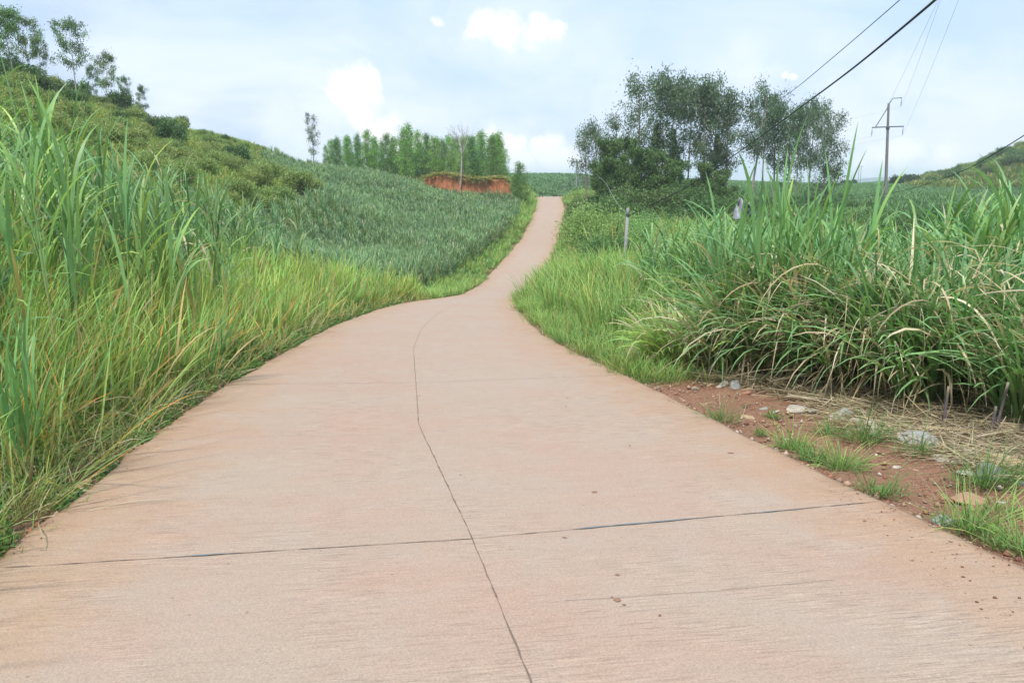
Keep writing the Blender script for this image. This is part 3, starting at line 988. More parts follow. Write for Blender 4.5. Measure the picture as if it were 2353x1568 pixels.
def cane_plants(G, pts, h=(1.2, 1.9), nl=9, Lr=(.8, 1.3), Wr=(.025, .04), S=6, c0=CN0, c1=CN1, dead=.08, stalk=True, curl=(.9, 2.3), leanr=(.12, .6), sw=.025):
    n = len(pts)
    if n == 0:
        return
    pn = fbm(pts[:, 0], pts[:, 1], 7.0, 81, 4)
    H = rng.uniform(*h, n) * (1 + .22 * pn)
    az = rng.random(n) * 6.283
    ln = rng.uniform(0, .22, n)
    if stalk:
        for k in (0, 1.57):
            blades(G, pts, az + k, H, sw, ln, .05, pal([(.16, .19, .07), (.2, .2, .09)], n), pal([(.14, .24, .08)], n), 3, 1, 'stalk', twist=.05)
    i = np.repeat(np.arange(n), nl)
    m = len(i)
    t = (np.tile(np.linspace(.22, 1.0, nl), n) + rng.normal(0, .04, m)).clip(.1, 1)
    hh = H[i] * t
    a0 = az[i]
    b = pts[i] + np.stack([np.sin(ln[i]) * hh * np.cos(a0), np.sin(ln[i]) * hh * np.sin(a0), np.cos(ln[i]) * hh], 1)
    az2 = rng.random(n)[i] * 6.283 + np.tile(np.arange(nl) * 2.6, n) + rng.normal(0, .4, m)
    L = rng.uniform(*Lr, m) * (1.15 - .35 * (t - .5) ** 2)
    lean = rng.uniform(*leanr, m) * (1.25 - t * .85)
    cu = rng.uniform(*curl, m) * (1.2 - t * .6)
    C0, C1 = pal(c0, m), pal(c1, m)
    hue = (pal([(1, 1, 1), (1.25, 1.05, .85), (.85, .97, 1.05)], n, .2) * (1 + .16 * pn[:, None] * np.array([1.3, 1, .7])))[i]
    C0, C1 = C0 * hue, C1 * hue
    d = (rng.random(m) < dead * (1.9 - 1.5 * t))
    C0[d] = pal(STRAW, d.sum())
    C1[d] = pal(STRAW, d.sum())
    cu = np.where(d, cu * 1.3, cu)
    blades(G, b, az2, L, rng.uniform(*Wr, m), lean, cu, C0, C1, S, 1.5)


def cane_left():
    G = Geo()
    P = []
    for (y0, y1, o0, o1, dens) in ((3.2, 8, 1.2, 6, 3.6), (8, 15, 1.5, 9, 3.6), (15, 25, 2.6, 13, 2.6)):
        p, _ = strip_pts(-1, y0, y1, o0, o1, dens)
        P.append(p)
    P = np.concatenate(P)
    P = P[(P[:, 0] < -4.3) & (P[:, 0] > -17)]
    near = P[P[:, 1] < 12]
    far = P[P[:, 1] >= 12]
    cane_plants(G, near, (1.2, 2.2), 12, (.8, 1.3), (.022, .042), 7, CN0, CN1 + YG1[:2], .06, curl=(.7, 2.0), leanr=(.05, .45))
    cane_plants(G, far, (1.2, 2.2), 10, (.8, 1.3), (.03, .05), 6, CR0, CN1, .05)
    me = G.mesh('cane_mass_mesh', M_CANE, True)
    tag(obj('sugarcane', me), 'dense blue-green cane leaves filling the bank behind the left roadside grass', 'sugarcane', kind='stuff')


def crop_field():
    G = Geo()
    p = scatter_poly(FIELD_L, 38000)
    d = p[:, 1]
    # rows, running up the slope
    u = (p[:, 0] * .92 + p[:, 1] * .40)
    p[:, 0] += (np.round(u / 1.1) * 1.1 - u) * .6
    keep = (rng.random(len(p)) < np.clip(1.25 - (d - 30) / 150, .5, 1)) & (fbm(p[:, 0], p[:, 1], 4.0, 82, 3) > -.85)
    p = on_ground(p[keep])
    for y0, y1, nl, Wr, S, sw in ((0, 48, 9, (.018, .034), 4, .02), (48, 75, 8, (.028, .045), 3, .03), (75, 130, 7, (.04, .065), 3, .04)):
        q = p[(p[:, 1] >= y0) & (p[:, 1] < y1)]
        cane_plants(G, q, (.6, 1.15), nl, (.4, .8), Wr, S, CR0, CR1, .06, sw=sw, curl=(.3, 2.4), leanr=(.05, .45))
    me = G.mesh('crop_mesh', M_CROP, True)
    tag(obj('crop_field', me), 'even blue-green crop covering the slope left of the climbing road', 'crop', kind='stuff')


def cane_right():
    G = Geo()
    n = 5200
    y = 9 + 40 * rng.random(n) ** 1.25
    x = rng.uniform(0, 1, n)
    x = np.where(y < 13, 5.2, np.where(y < 22, 3.6, 5.5 + (y - 22) * .12)) + x * (y * .72 + 4)
    p = np.stack([x, y], 1)
    keep = visible(np.column_stack([p, y])) & (rng.random(n) < np.clip(y / 22, .5, 1))
    p = on_ground(p[keep])
    p = p[~((np.hypot((p[:, 0] - 10.5) / 2.4, (p[:, 1] - 50) / 6) < 1))]
    q = p[p[:, 1] < 20]
    cane_plants(G, q, (.85, 1.5), 11, (.8, 1.3), (.028, .048), 7, CN0, CN1, .06)
    q = p[(p[:, 1] >= 20) & (p[:, 1] < 34)]
    cane_plants(G, q, (.8, 1.3), 10, (.7, 1.1), (.035, .06), 5, CN0, CN1, .04, sw=.04)
    q = p[p[:, 1] >= 34]
    cane_plants(G, q, (.6, 1.0), 9, (.6, 1.0), (.055, .085), 4, CR0, CN1, .03, sw=.05)
    me = G.mesh('cane_right_mesh', M_CANE, True)
    tag(obj('cane_thicket', me), 'wide thicket of arching green cane filling the low ground right of the road', 'sugarcane', kind='stuff')


def far_fields():
    G = Geo()
    n = 60000
    th = rng.uniform(-.20, .74, n)
    y = 1 / rng.uniform(1 / 420, 1 / 128, n)
    x = th * y
    p = np.stack([x, y], 1)
    k = ~((x < xr(y) + 2) & (x > xl(y) - 2) & (y < 175))
    hill = (x > .5 * y) & (y > 175)
    k &= ~hill
    k &= ~((x < -2) & (y < 165))
    p2 = np.stack([rng.uniform(20, 95, 26000), rng.uniform(68, 130, 26000)], 1)
    p2 = p2[(np.abs(p2[:, 1] - 88 + p2[:, 0] * .06) > 1.4) & (p2[:, 0] < p2[:, 1] * .75)]
    P = on_ground(np.concatenate([p[k], p2]))
    S = P[:, 1]
    clump = 1.0
    for a, b, W, per in ((60, 130, (.06, .1), 7), (130, 230, (.12, .2), 6), (230, 430, (.2, .4), 5)):
        q = P[(S >= a) & (S < b)]
        clump_field(G, q, per, (.7, 1.3), W, .3, (.0, .6), (.2, 1.3), CR0, [(.16, .30, .12), (.19, .33, .14), (.14, .26, .11)], 3, 0, csc=np.full(len(q), 1.0))
    me = G.mesh('far_crop_mesh', M_CROP, False)
    tag(obj('far_crop', me), 'pale green crop covering the distant fields up to the horizon', 'crop', kind='stuff')


def hill_grass():
    G = Geo()
    n = 24000
    x = rng.uniform(-85, -15, n)
    y = rng.uniform(26, 125, n)
    p = np.stack([x, y], 1)
    k = ~inside(FIELD_L, x, y) & (x > -y * .72 - 3) & (x < -14 - (y - 26) * .12)
    p = on_ground(p[k])
    q = p[p[:, 1] < 60]
    clump_field(G, q, 16, (.25, .65), (.025, .05), .4, (.0, .8), (.2, 1.3), YG0, [(.27, .36, .11), (.22, .33, .09), (.18, .28, .08)], 4, .05)
    q = p[p[:, 1] >= 60]
    clump_field(G, q, 14, (.3, .75), (.05, .09), .5, (.0, .8), (.2, 1.3), YG0, [(.27, .36, .11), (.21, .31, .09), (.17, .26, .08)], 3, .05)
    # plateau above the red bank, and the right far hill
    n = 5000
    p = np.stack([rng.uniform(-34, 0, n), rng.uniform(114, 135, n)], 1)
    p = on_ground(p)
    clump_field(G, p, 12, (.3, .8), (.06, .1), .4, (.1, .9), (.2, 1.3), YG0, [(.24, .30, .10), (.18, .27, .08), (.28, .26, .13)], 3, .15)
    n = 9000
    y = rng.uniform(175, 290, n)
    p = np.stack([y * rng.uniform(.5, .76, n), y], 1)
    p = on_ground(p)
    clump_field(G, p, 12, (.8, 2.0), (.2, .4), 1.0, (.1, .9), (.2, 1.3), YG0, [(.13, .19, .06), (.10, .155, .05), (.17, .21, .075)], 3, .05)
    me = G.mesh('hill_grass_mesh', M_GRASS, False)
    tag(obj('hillside_grass', me), 'rough olive grass covering the hillsides between the shrubs', 'grass', kind='stuff')


verge_left()
verge_right()
cane_left()
crop_field()
cane_right()
far_fields()
hill_grass()


# ---------------------------------------------------------------- tubes
def tube(G, pts, radii, sides=6, col=(.3, .25, .2), cap=False):
    pts = np.array(pts, float)
    n = len(pts)
    radii = np.broadcast_to(np.asarray(radii, float), (n,))
    tan = np.gradient(pts, axis=0)
    tan /= np.linalg.norm(tan, axis=1)[:, None] + 1e-9
    ref = np.array([0, 0, 1.0]) if abs(tan[0, 2]) < .9 else np.array([1.0, 0, 0])
    s = np.cross(tan, ref)
    s /= np.linalg.norm(s, axis=1)[:, None] + 1e-9
    u = np.cross(tan, s)
    a = np.linspace(0, 2 * math.pi, sides, endpoint=False)
    V = (pts[:, None] + radii[:, None, None] * (np.cos(a)[None, :, None] * s[:, None] + np.sin(a)[None, :, None] * u[:, None])).reshape(-1, 3)
    i = np.arange(n * sides).reshape(n, sides)
    j = np.roll(i, -1, 1)
    F = np.stack([i[:-1].ravel(), j[:-1].ravel(), j[1:].ravel(), i[1:].ravel()], 1)
    c = np.asarray(col, float)
    if c.ndim == 2:
        c = np.repeat(c, sides, 0)
    G.add(V, F, c)
    if cap:
        k = len(V)
        for e, o in ((0, 1), (n - 1, -1)):
            ring = V[e * sides:(e + 1) * sides]
            vc = np.vstack([ring, pts[e:e + 1]])
            f = [[m, (m + 1) % sides, sides][::o] for m in range(sides)]
            G.add(vc, f, c if c.ndim == 1 else c[0])


def curve_pts(p0, d0, L, n, bend, droop=0.0):
    p = [np.array(p0, float)]
    d = np.array(d0, float)
    for k in range(n):
        d = d + np.random.default_rng(int(abs(p[-1].sum() * 1000)) % 99991 + k).normal(0, bend, 3)
        d[2] -= droop
        d /= np.linalg.norm(d)
        p.append(p[-1] + d * L / n)
    return np.array(p)


# ---------------------------------------------------------------- foreground clumps on the right: things of their own
def droopy_clump(name, x, y, n, Lr, spread, label, cat, group=None, cols=(CN0, CN1), dead=.12, leanr=(.05, .8), curlr=(.5, 2.0), Wr=(.018, .034), straw=0, seg=8, azc=None, ups=0.0, plants=0, ph=(.9, 1.6)):
    G = Geo()
    n = int(n * (.6 if plants else 1))
    a = rng.random(n) * 6.283
    r = np.sqrt(rng.random(n)) * spread
    b = np.stack([np.cos(a) * r, np.sin(a) * r * .8, np.zeros(n)], 1)
    b[:, 2] = ground(x + b[:, 0], y + b[:, 1]) - g1(x, y) - .02 + rng.random(n) * ups
    az = a + rng.normal(0, .7, n)
    if azc is not None:
        k = rng.random(n) < .6
        az[k] = azc + rng.normal(0, .6, k.sum())
    c0, c1 = pal(cols[0], n), pal(cols[1], n)
    d = rng.random(n) < dead
    c0[d] = pal(STRAW, d.sum())
    c1[d] = pal(STRAW, d.sum())
    hd = rng.random(n) < .12
    c1[hd] = pal(STRAW, hd.sum())
    blades(G, b, az, rng.uniform(*Lr, n), rng.uniform(*Wr, n), rng.uniform(*leanr, n), rng.uniform(*curlr, n), c0, c1, seg, 1.6)
    if plants:
        a = rng.random(plants) * 6.283
        r = np.sqrt(rng.random(plants)) * spread * .9
        pb = np.stack([np.cos(a) * r, np.sin(a) * r, np.zeros(plants)], 1)
        pb[:, 2] = ground(x + pb[:, 0], y + pb[:, 1]) - g1(x, y)
        cane_plants(G, pb, ph, 10, (.8, 1.35), (.026, .046), 8, CN0, CN1, .12, curl=(.5, 2.2), leanr=(.08, .5), sw=.022)
    root = bpy.data.objects.new(name, None)
    SC.collection.objects.link(root)
    root.location = (x, y, g1(x, y))
    tag(root, label, cat, group)
    obj('leaf', G.mesh('leaf', M_CANE, True), root)['kind'] = 'stuff'
    if straw:
        G2 = Geo()
        m = straw
        a = rng.random(m) * 6.283
        r = np.sqrt(rng.random(m)) * spread * 1.05
        b = np.stack([np.cos(a) * r, np.sin(a) * r * .8, np.zeros(m)], 1)
        b[:, 2] = ground(x + b[:, 0], y + b[:, 1]) - g1(x, y) + rng.random(m) ** 1.5 * 1.1
        hang = rng.random(m) < .24
        b[hang, 2] += rng.uniform(.0, .55, hang.sum())
        az = a + rng.normal(0, .8, m)
        toc = rng.random(m) < .6
        az[toc] = -1.7 + rng.normal(0, .7, toc.sum())
        kk = (rng.random(m), rng.choice([0, .9, -.7, 1.2], m, p=[.5, .2, .15, .15]))
        tone = np.where(hang, rng.uniform(.8, 1.25, m), rng.uniform(.4, 1.0, m))[:, None]
        blades(G2, b, az, np.where(hang, rng.uniform(.7, 1.4, m), rng.uniform(.45, 1.25, m)), np.where(hang, rng.uniform(.012, .028, m), rng.uniform(.006, .018, m)), np.where(hang, rng.uniform(.5, 1.3, m), rng.uniform(.5, 1.7, m)), np.where(hang, rng.uniform(1.5, 2.5, m), rng.uniform(.4, 1.8, m)), pal(STRAW, m, .3) * tone, pal(STRAW, m, .2) * tone, 8, .8, kink=kk, twist=1.4)
        s = obj('dead_leaf', G2.mesh('dead_leaf', M_GRASS, True), root)
        s['kind'] = 'stuff'
        s['label'] = 'dry straw-coloured leaves hanging from the clump'
    return root


def right_clumps():
    spec = [
        ('cane_clump', 2.55, 11.3, 420, (.6, 1.25), .5, 'small bright clump of broad upright leaves at the left end of the cane thicket', 60, (YG0, YG1 + CN1[:1]), (.05, .6), (.4, 1.9)),
        ('cane_clump', 3.25, 10.6, 520, (1.1, 2.1), .5, 'clump of mixed green leaves at the foot of the tallest stalks', 160, (CN0, CN1 + YG1[:1]), (.05, .7), (.5, 2.0)),
        ('cane_clump', 3.95, 10.1, 700, (1.2, 2.3), .6, 'large drooping cane clump with straw leaves hanging over the red soil', 650, (CN0, CN1), (.02, .75), (.5, 2.1)),
        ('cane_clump', 4.3, 9.2, 640, (1.1, 2.1), .6, 'drooping cane clump right of the largest one, leaves swept down to the soil', 700, (CN0, CN1), (.05, .85), (.6, 2.2)),
        ('cane_clump', 4.7, 8.3, 620, (1.1, 2.0), .65, 'arching cane clump above the row of pale rocks', 480, (CN0, CN1), (.05, .8), (.5, 2.1)),
        ('cane_clump', 5.5, 8.9, 480, (1.2, 2.1), .8, 'dense cane clump behind the arching ones near the right border', 160, (CN0, CN1), (.0, .6), (.4, 1.9)),
        ('cane_clump', 5.0, 7.1, 190, (.8, 1.6), .4, 'loose cane with broad leaves standing in the straw litter', 80, (CN0, CN1), (.0, .7), (.3, 1.7)),
        ('cane_clump', 5.75, 7.25, 420, (1.0, 1.9), .6, 'cane clump cut by the right border behind the straw litter', 120, (CN0, CN1), (.0, .8), (.3, 1.9)),
    ]
    for (nm, x, y, n, Lr, sp, lab, straw, cols, le, cu) in spec:
        droopy_clump(nm, x, y, n, Lr, sp, lab, 'cane', None, cols, .12, le, cu, (.018, .042), straw, plants=(0 if n < 430 else n // 22), ph=(.35, .85) if y < 9.5 else (.7, 1.25))


right_clumps()


def tall_stalks(x, y, spec, label, cat='cane', leaves=7, L=(.9, 1.4), W=(.03, .045)):
    """a few tall stalks, each (dx, dy, height, lean, azimuth), with long leaves fanning from the upper half"""
    root = bpy.data.objects.new('tall_cane', None)
    SC.collection.objects.link(root)
    z0 = g1(x, y)
    root.location = (x, y, z0)
    tag(root, label, cat)
    for (dx, dy, h, ln, az) in spec:
        G = Geo()
        z = np.linspace(0, 1, 9)
        r = h * (ln * z + .12 * ln * z * z)
        zb = g1(x + dx, y + dy) - z0
        pts = np.stack([dx + r * math.cos(az), dy + r * math.sin(az), zb + z * h * math.cos(ln)], 1)
        c = np.array([(.30, .24, .14), (.34, .27, .15), (.34, .26, .13), (.34, .30, .16), (.32, .31, .14), (.30, .33, .12), (.26, .34, .11), (.22, .34, .11), (.2, .34, .12)])
        tube(G, pts, np.linspace(.013, .006, 9), 7, c)
        obj('stalk', G.mesh('stalk', M_GRASS, True), root)
        G = Geo()
        n = leaves
        t = np.linspace(.45, 1, n)
        b = np.stack([np.interp(t, z, pts[:, k]) for k in range(3)], 1)
        c1 = pal(CN1 + YG1[:1], n)
        c0 = pal(CN1, n)
        c1[0] = c0[0] = (.40, .32, .14)
        blades(G, b, rng.random(n) * 6.283, rng.uniform(*L, n), rng.uniform(*W, n), rng.uniform(.08, .6, n) * (1.3 - t), rng.uniform(.15, 1.9, n) * (1.35 - t), c0, c1, 9, 2.0)
        o = obj('leaf', G.mesh('leaf', M_CANE, True), root)
        o['kind'] = 'stuff'


tall_stalks(3.2, 10.3, [(0, 0, 1.75, .12, 2.6), (.12, .05, 1.9, .05, 0), (.2, -.05, 1.6, .15, .3), (-.1, .1, 1.5, .2, 2.9), (.3, .1, 1.7, .22, .1)], 'tallest yellowing stalks with long stiff leaves rising above the cane thicket', L=(.9, 1.5))
tall_stalks(3.75, 10.0, [(0, 0, 1.8, .10, 1.2), (.22, .1, 1.7, .12, .2), (-.2, .05, 1.9, .06, 2.9), (.4, 0, 1.5, .25, 0), (.1, -.1, 1.6, .05, 0), (-.35, 0, 1.7, .16, 3.0)], 'second group of tall stalks with broad green leaves just right of the tallest yellowing ones', L=(1.0, 1.6), W=(.035, .055), leaves=9)
tall_stalks(6.3, 9.6, [(0, 0, 1.2, .05, 1), (.3, .2, 1.1, .1, 0), (-.4, .1, 1.2, .1, 3)], 'tall green stalks standing highest near the right border', leaves=9)
tall_stalks(-4.15, 7.0, [(0, 0, 2.3, .06, 2.5), (.12, .1, 2.1, .03, 0), (-.25, .1, 1.9, .1, 3), (-.55, 0, 1.9, .08, 2)], 'tallest pale stalks with upright leaves against the sky at the upper left')
tall_stalks(-4.3, 8.6, [(0, 0, 1.9, .05, 1), (.3, .2, 1.7, .1, 0), (-.4, .1, 1.8, .1, 3)], 'tall leafy stalks right of the tallest pale ones on the left bank')
tall_stalks(-4.6, 11.0, [(0, 0, 1.8, .1, .5), (.35, .3, 1.5, .12, 0), (-.5, .2, 1.7, .1, 3)], 'leafy stalks farther along the left bank in front of the feathery shrub')
tall_stalks(-3.35, 5.1, [(0, 0, .62, .18, .2), (-.05, .05, .55, .12, .6), (.06, 0, .5, .3, 3.0)], 'yellow-green fan of stiff leaves with an orange dying leaf in the left foreground', L=(.7, 1.1), W=(.014, .026), leaves=12)


EU = [(.10, .16, .07), (.13, .20, .085), (.075, .12, .055), (.15, .22, .10)]
EU_GREY = [(.11, .175, .09), (.085, .14, .07), (.15, .22, .12), (.065, .105, .05)]
YOUNG = [(.22, .40, .09), (.17, .33, .075), (.27, .46, .11), (.12, .24, .06)]
DARK = [(.08, .15, .045), (.105, .185, .055), (.14, .235, .07), (.055, .11, .035)]
OLIVE = [(.28, .36, .11), (.23, .31, .09), (.33, .41, .13), (.17, .24, .07)]


def make_tree(h=12.0, kind='slim', seed=0, cols=EU, bark=(.32, .26, .21), leaf=.24, dens=1.0):
    """returns trunk mesh, crown mesh; base at the origin"""
    rs = np.random.default_rng(seed)
    T, Cn = Geo(), Geo()
    n = 10
    lean = rs.normal(0, .035 if kind != 'lean' else .14, 2)
    z = np.linspace(0, h * .97, n)
    px = lean[0] * z + np.cumsum(rs.normal(0, .012 * h / 10, n))
    py = lean[1] * z + np.cumsum(rs.normal(0, .012 * h / 10, n))
    pts = np.stack([px - px[0], py - py[0], z], 1)
    r0 = h * (.0115 if kind in ('slim', 'sparse', 'lean') else .009)
    rad = np.interp(z / z[-1], [0, .05, 1], [r0 * 1.35, r0, r0 * .12])
    tube(T, pts, rad, 7, bark)
    if kind == 'slim':
        nb, t0, blen, ris = 22, .42, .23, (.5, 1.1)
    elif kind == 'umbel':
        nb, t0, blen, ris = 20, .38, .25, (.3, .9)
    elif kind == 'sparse':
        nb, t0, blen, ris = 17, .30, .17, (.3, 1.0)
    elif kind == 'full':
        nb, t0, blen, ris = 34, .10, .27, (.3, 1.0)
    elif kind == 'lean':
        nb, t0, blen, ris = 20, .38, .30, (.5, 1.1)
    elif kind == 'wide':
        nb, t0, blen, ris = 30, .36, .31, (.4, 1.1)
    else:
        nb, t0, blen, ris = 50, .03, .30, (.15, .8)
    for k in range(nb):
        t = t0 + (1 - t0) * ((k + rs.random()) / nb) ** (.9 if kind != 'young' else 1.0)
        t = min(t, .99)
        if kind != 'young' and rs.random() < .2:
            continue
        p0 = np.array([np.interp(t, z / z[-1], pts[:, j]) for j in range(3)])
        az = k * 2.4 + rs.normal(0, .4)
        el = rs.uniform(*ris)
        if kind == 'young':
            prof = (1 - t) ** .62 * min(1, .35 + t * 3.5)
        elif kind == 'umbel':
            prof = np.interp(t, [t0, .55, .75, 1], [.5, 1.0, .95, .35])
        else:
            prof = np.interp(t, [t0, t0 + .2, .8, 1], [.65, 1, .8, .35])
        L = h * blen * prof * (rs.uniform(.6, 1.25) if kind == 'young' else rs.uniform(.35, 1.5))
        d = np.array([math.cos(az) * math.cos(el), math.sin(az) * math.cos(el), math.sin(el)])
        bp = curve_pts(p0, d, L, 5, .10, .02)
        br = np.interp(t, [0, 1], [r0 * .42, r0 * .16])
        tube(T, bp, np.linspace(br, br * .25, 6), 4, bark)
        # twigs with leaf sprays
        if kind == 'young':
            nt_ = max(3, int(6 * L / (h * blen) * 1.2))
        else:
            nt_ = 3
        for q in range(nt_):
            s = (.35 + .65 * (q + .6) / nt_)
            c0 = np.array([np.interp(s, np.linspace(0, 1, 6), bp[:, j]) for j in range(3)])
            tl = h * (.055 if kind != 'young' else .05) * rs.uniform(.6, 1.4)
            ta = rs.random() * 6.283
            te = rs.uniform(-.3, .9)
            td = np.array([math.cos(ta) * math.cos(te), math.sin(ta) * math.cos(te), math.sin(te)])
            tp = curve_pts(c0, td, tl, 3, .2, .08)
            if kind in ('sparse', 'umbel', 'wide', 'lean', 'slim'):
                tube(T, tp, np.linspace(br * .3, br * .1, 4), 3, bark)
            dr = .8 if kind != 'young' else .25
            nl = int((66 if kind != 'young' else 26) * dens)
            sg = h * (.026 if kind != 'young' else .034) * rs.uniform(.7, 1.2)
            cc = tp[rs.integers(1, 4, nl)] + rs.normal(0, 1, (nl, 3)) * np.array([sg, sg, sg * 1.15])
            if kind != 'young':
                cc[:, 2] -= np.abs(rs.normal(0, sg * .9, nl))
            colb = pal(cols, nl, .2) * rs.uniform(.65, 1.4)
            leaf_cards(Cn, cc, leaf, .30 if kind != 'young' else .34, colb, dr)
    return T.mesh('trunk', M_BARK, True), Cn.mesh('crown', M_TREE)


def tree(name, x, y, protos, k, scale, label, cat='tree', group=None, rz=None, sink=.15, sx=1.0):
    tr, cr = protos[k % len(protos)]
    root = bpy.data.objects.new(name, None)
    SC.collection.objects.link(root)
    root.location = (x, y, g1(x, y) - sink)
    root.rotation_euler = (0, 0, random.random() * 6.283 if rz is None else rz)
    root.scale = (scale * sx, scale * sx, scale)
    tag(root, label, cat, group)
    obj('trunk', tr, root)
    obj('crown', cr, root)
    return root


def make_bush(seed, r=1.0, hgt=1.0, n=2600, leaf=.10, cols=OLIVE, lobes=7, asp=.4, stems=True):
    rs = np.random.default_rng(seed)
    Gb, Gs = Geo(), Geo()
    cen, rad = [], []
    for k in range(lobes):
        a = rs.random() * 6.283
        rr = math.sqrt(rs.random()) * r * .62
        cen.append((math.cos(a) * rr, math.sin(a) * rr, hgt * rs.uniform(.35, .72)))
        rad.append(rs.uniform(.28, .5) * r)
    cen, rad = np.array(cen), np.array(rad)
    i = rs.integers(0, lobes, n)
    d = rs.normal(size=(n, 3))
    d /= np.linalg.norm(d, axis=1)[:, None]
    rr = rs.random(n) ** .45
    c = cen[i] + d * (rad[i] * rr)[:, None] * np.array([1, 1, .8 * hgt / r])
    c += rs.normal(0, .06 * r, (n, 3))
    c = c[c[:, 2] > .02]
    ci = pal(cols, len(c), .25)
    leaf_cards(Gb, c, leaf, asp, ci, .0)
    for k in range(lobes):
        if stems:
            p = np.linspace((0, 0, -.1), cen[k], 4) + rs.normal(0, .03, (4, 3))
            tube(Gs, p, np.linspace(.028, .010, 4) * r, 4, (.16, .12, .08))
        for q in range(5):
            dd = rs.normal(size=3)
            p = np.linspace(cen[k], cen[k] + dd / np.linalg.norm(dd) * rad[k] * .8, 3)
            tube(Gs, p, np.linspace(.010, .004, 3) * r, 3, (.16, .12, .08))
    return Gb.mesh('foliage', M_BUSH), Gs.mesh('stem', M_BARK)


def bush(name, x, y, proto, s, label, group=None, sz=1.0, cat='shrub', dz=0.0):
    root = bpy.data.objects.new(name, None)
    SC.collection.objects.link(root)
    root.location = (x, y, g1(x, y) - .05 + dz)
    root.rotation_euler = (0, 0, random.random() * 6.283)
    root.scale = (s, s, s * sz)
    tag(root, label, cat, group)
    obj('foliage', proto[0], root)
    obj('stem', proto[1], root)
    return root


def T_at(px, py_top, d, protos, k, h0, name, label, cat='tree', group=None, sx=1.0, rz=None):
    x = pX(px, d, py_top + 60)
    s = (zat(py_top, d) - g1(x, d)) / h0 * 1.03
    return tree(name, x, d, protos, k, s, label, cat, group, sx=sx, rz=rz)


# --- left hill eucalypts
P_UMB = [make_tree(12, 'umbel', 11 + k, [(.11, .20, .06), (.08, .15, .045), (.15, .25, .07)], (.42, .37, .32), .34, 1.25) for k in range(3)]
for i, (px, py, d, sx, lab) in enumerate([
    (22, 18, 72, 1.25, 'tallest broad-crowned tree at the upper left corner on the hill'),
    (60, 40, 80, 1.0, 'tree right beside the tallest one in the upper left corner'),
    (-40, 30, 74, 1.2, 'tree cut by the left border of the photo on the hill'),
    (92, 85, 78, .8, 'small-crowned tree third from the left on the hill ridge'),
    (165, 52, 86, 1.05, 'tall lone tree on the ridge with layered open crown'),
    (238, 122, 90, 1.0, 'bushy tree on the ridge right of the tall lone one'),
    (215, 150, 93, .8, 'lower tree leaning into the bushy ridge tree'),
    (290, 178, 95, .9, 'thin tree with sparse crown second from the right on the ridge'),
    (326, 198, 98, .8, 'smallest thin tree at the right end of the ridge row')]):
    T_at(px, py, d, P_UMB, i, 12, 'hill_tree', lab, 'tree', 'tall trees along the left hill ridge', sx * .98)

# --- lone tree left of the plantation
P_SP = [make_tree(8, 'sparse', 31, EU, (.3, .28, .25), .2, 1.0)]
T_at(718, 262, 116, P_SP, 0, 8, 'slender_tree', 'slender dark tree with gaps in its crown standing left of the plantation', 'tree', sx=.9)

# --- plantation of young trees
P_YG = [make_tree(6, 'young', 41 + k, YOUNG if k % 2 == 0 else [(.12, .24, .06), (.16, .30, .07), (.09, .18, .045)], (.25, .2, .15), .17, 1.25) for k in range(5)]
pl = [(752, 338, .7), (775, 322, .9), (800, 318, .9), (818, 308, .8), (842, 302, 1.0), (866, 312, .9), (886, 305, .8), (905, 318, .9), (925, 300, .8), (938, 292, .9), (958, 302, .75), (978, 308, .9),
      (1000, 318, 1.0), (1022, 320, .9), (1040, 322, .8), (1062, 318, .8), (1085, 312, 1.0), (1105, 305, .9), (1125, 312, .9), (1142, 306, .9), (1150, 322, .8)]
for i, (px, py, sx) in enumerate(pl):
    d = 122 + (i % 3) * 3.5
    T_at(px, py + random.uniform(-4, 4), d, P_YG, i, 6, 'young_tree', 'bright green young tree in the front row of the plantation above the red bank', 'tree', 'young plantation trees above the red bank', sx * 1.1)
for i in range(20):
    px = 760 + i * 20.5
    T_at(px, 325 + random.uniform(-12, 8), 133 + (i % 2) * 4, P_YG, i + 2, 6, 'young_tree', 'green young tree standing in the rear rows of the plantation', 'tree', 'young trees in the rear plantation rows', .9)
T_at(1196, 374, 111, P_YG, 1, 6, 'young_tree', 'single dark green young tree beside the road crest', 'tree', sx=1.1)
T_at(1183, 398, 113, P_YG, 3, 6, 'young_tree', 'smaller sapling left of the single young tree at the crest', 'tree', sx=1.1)


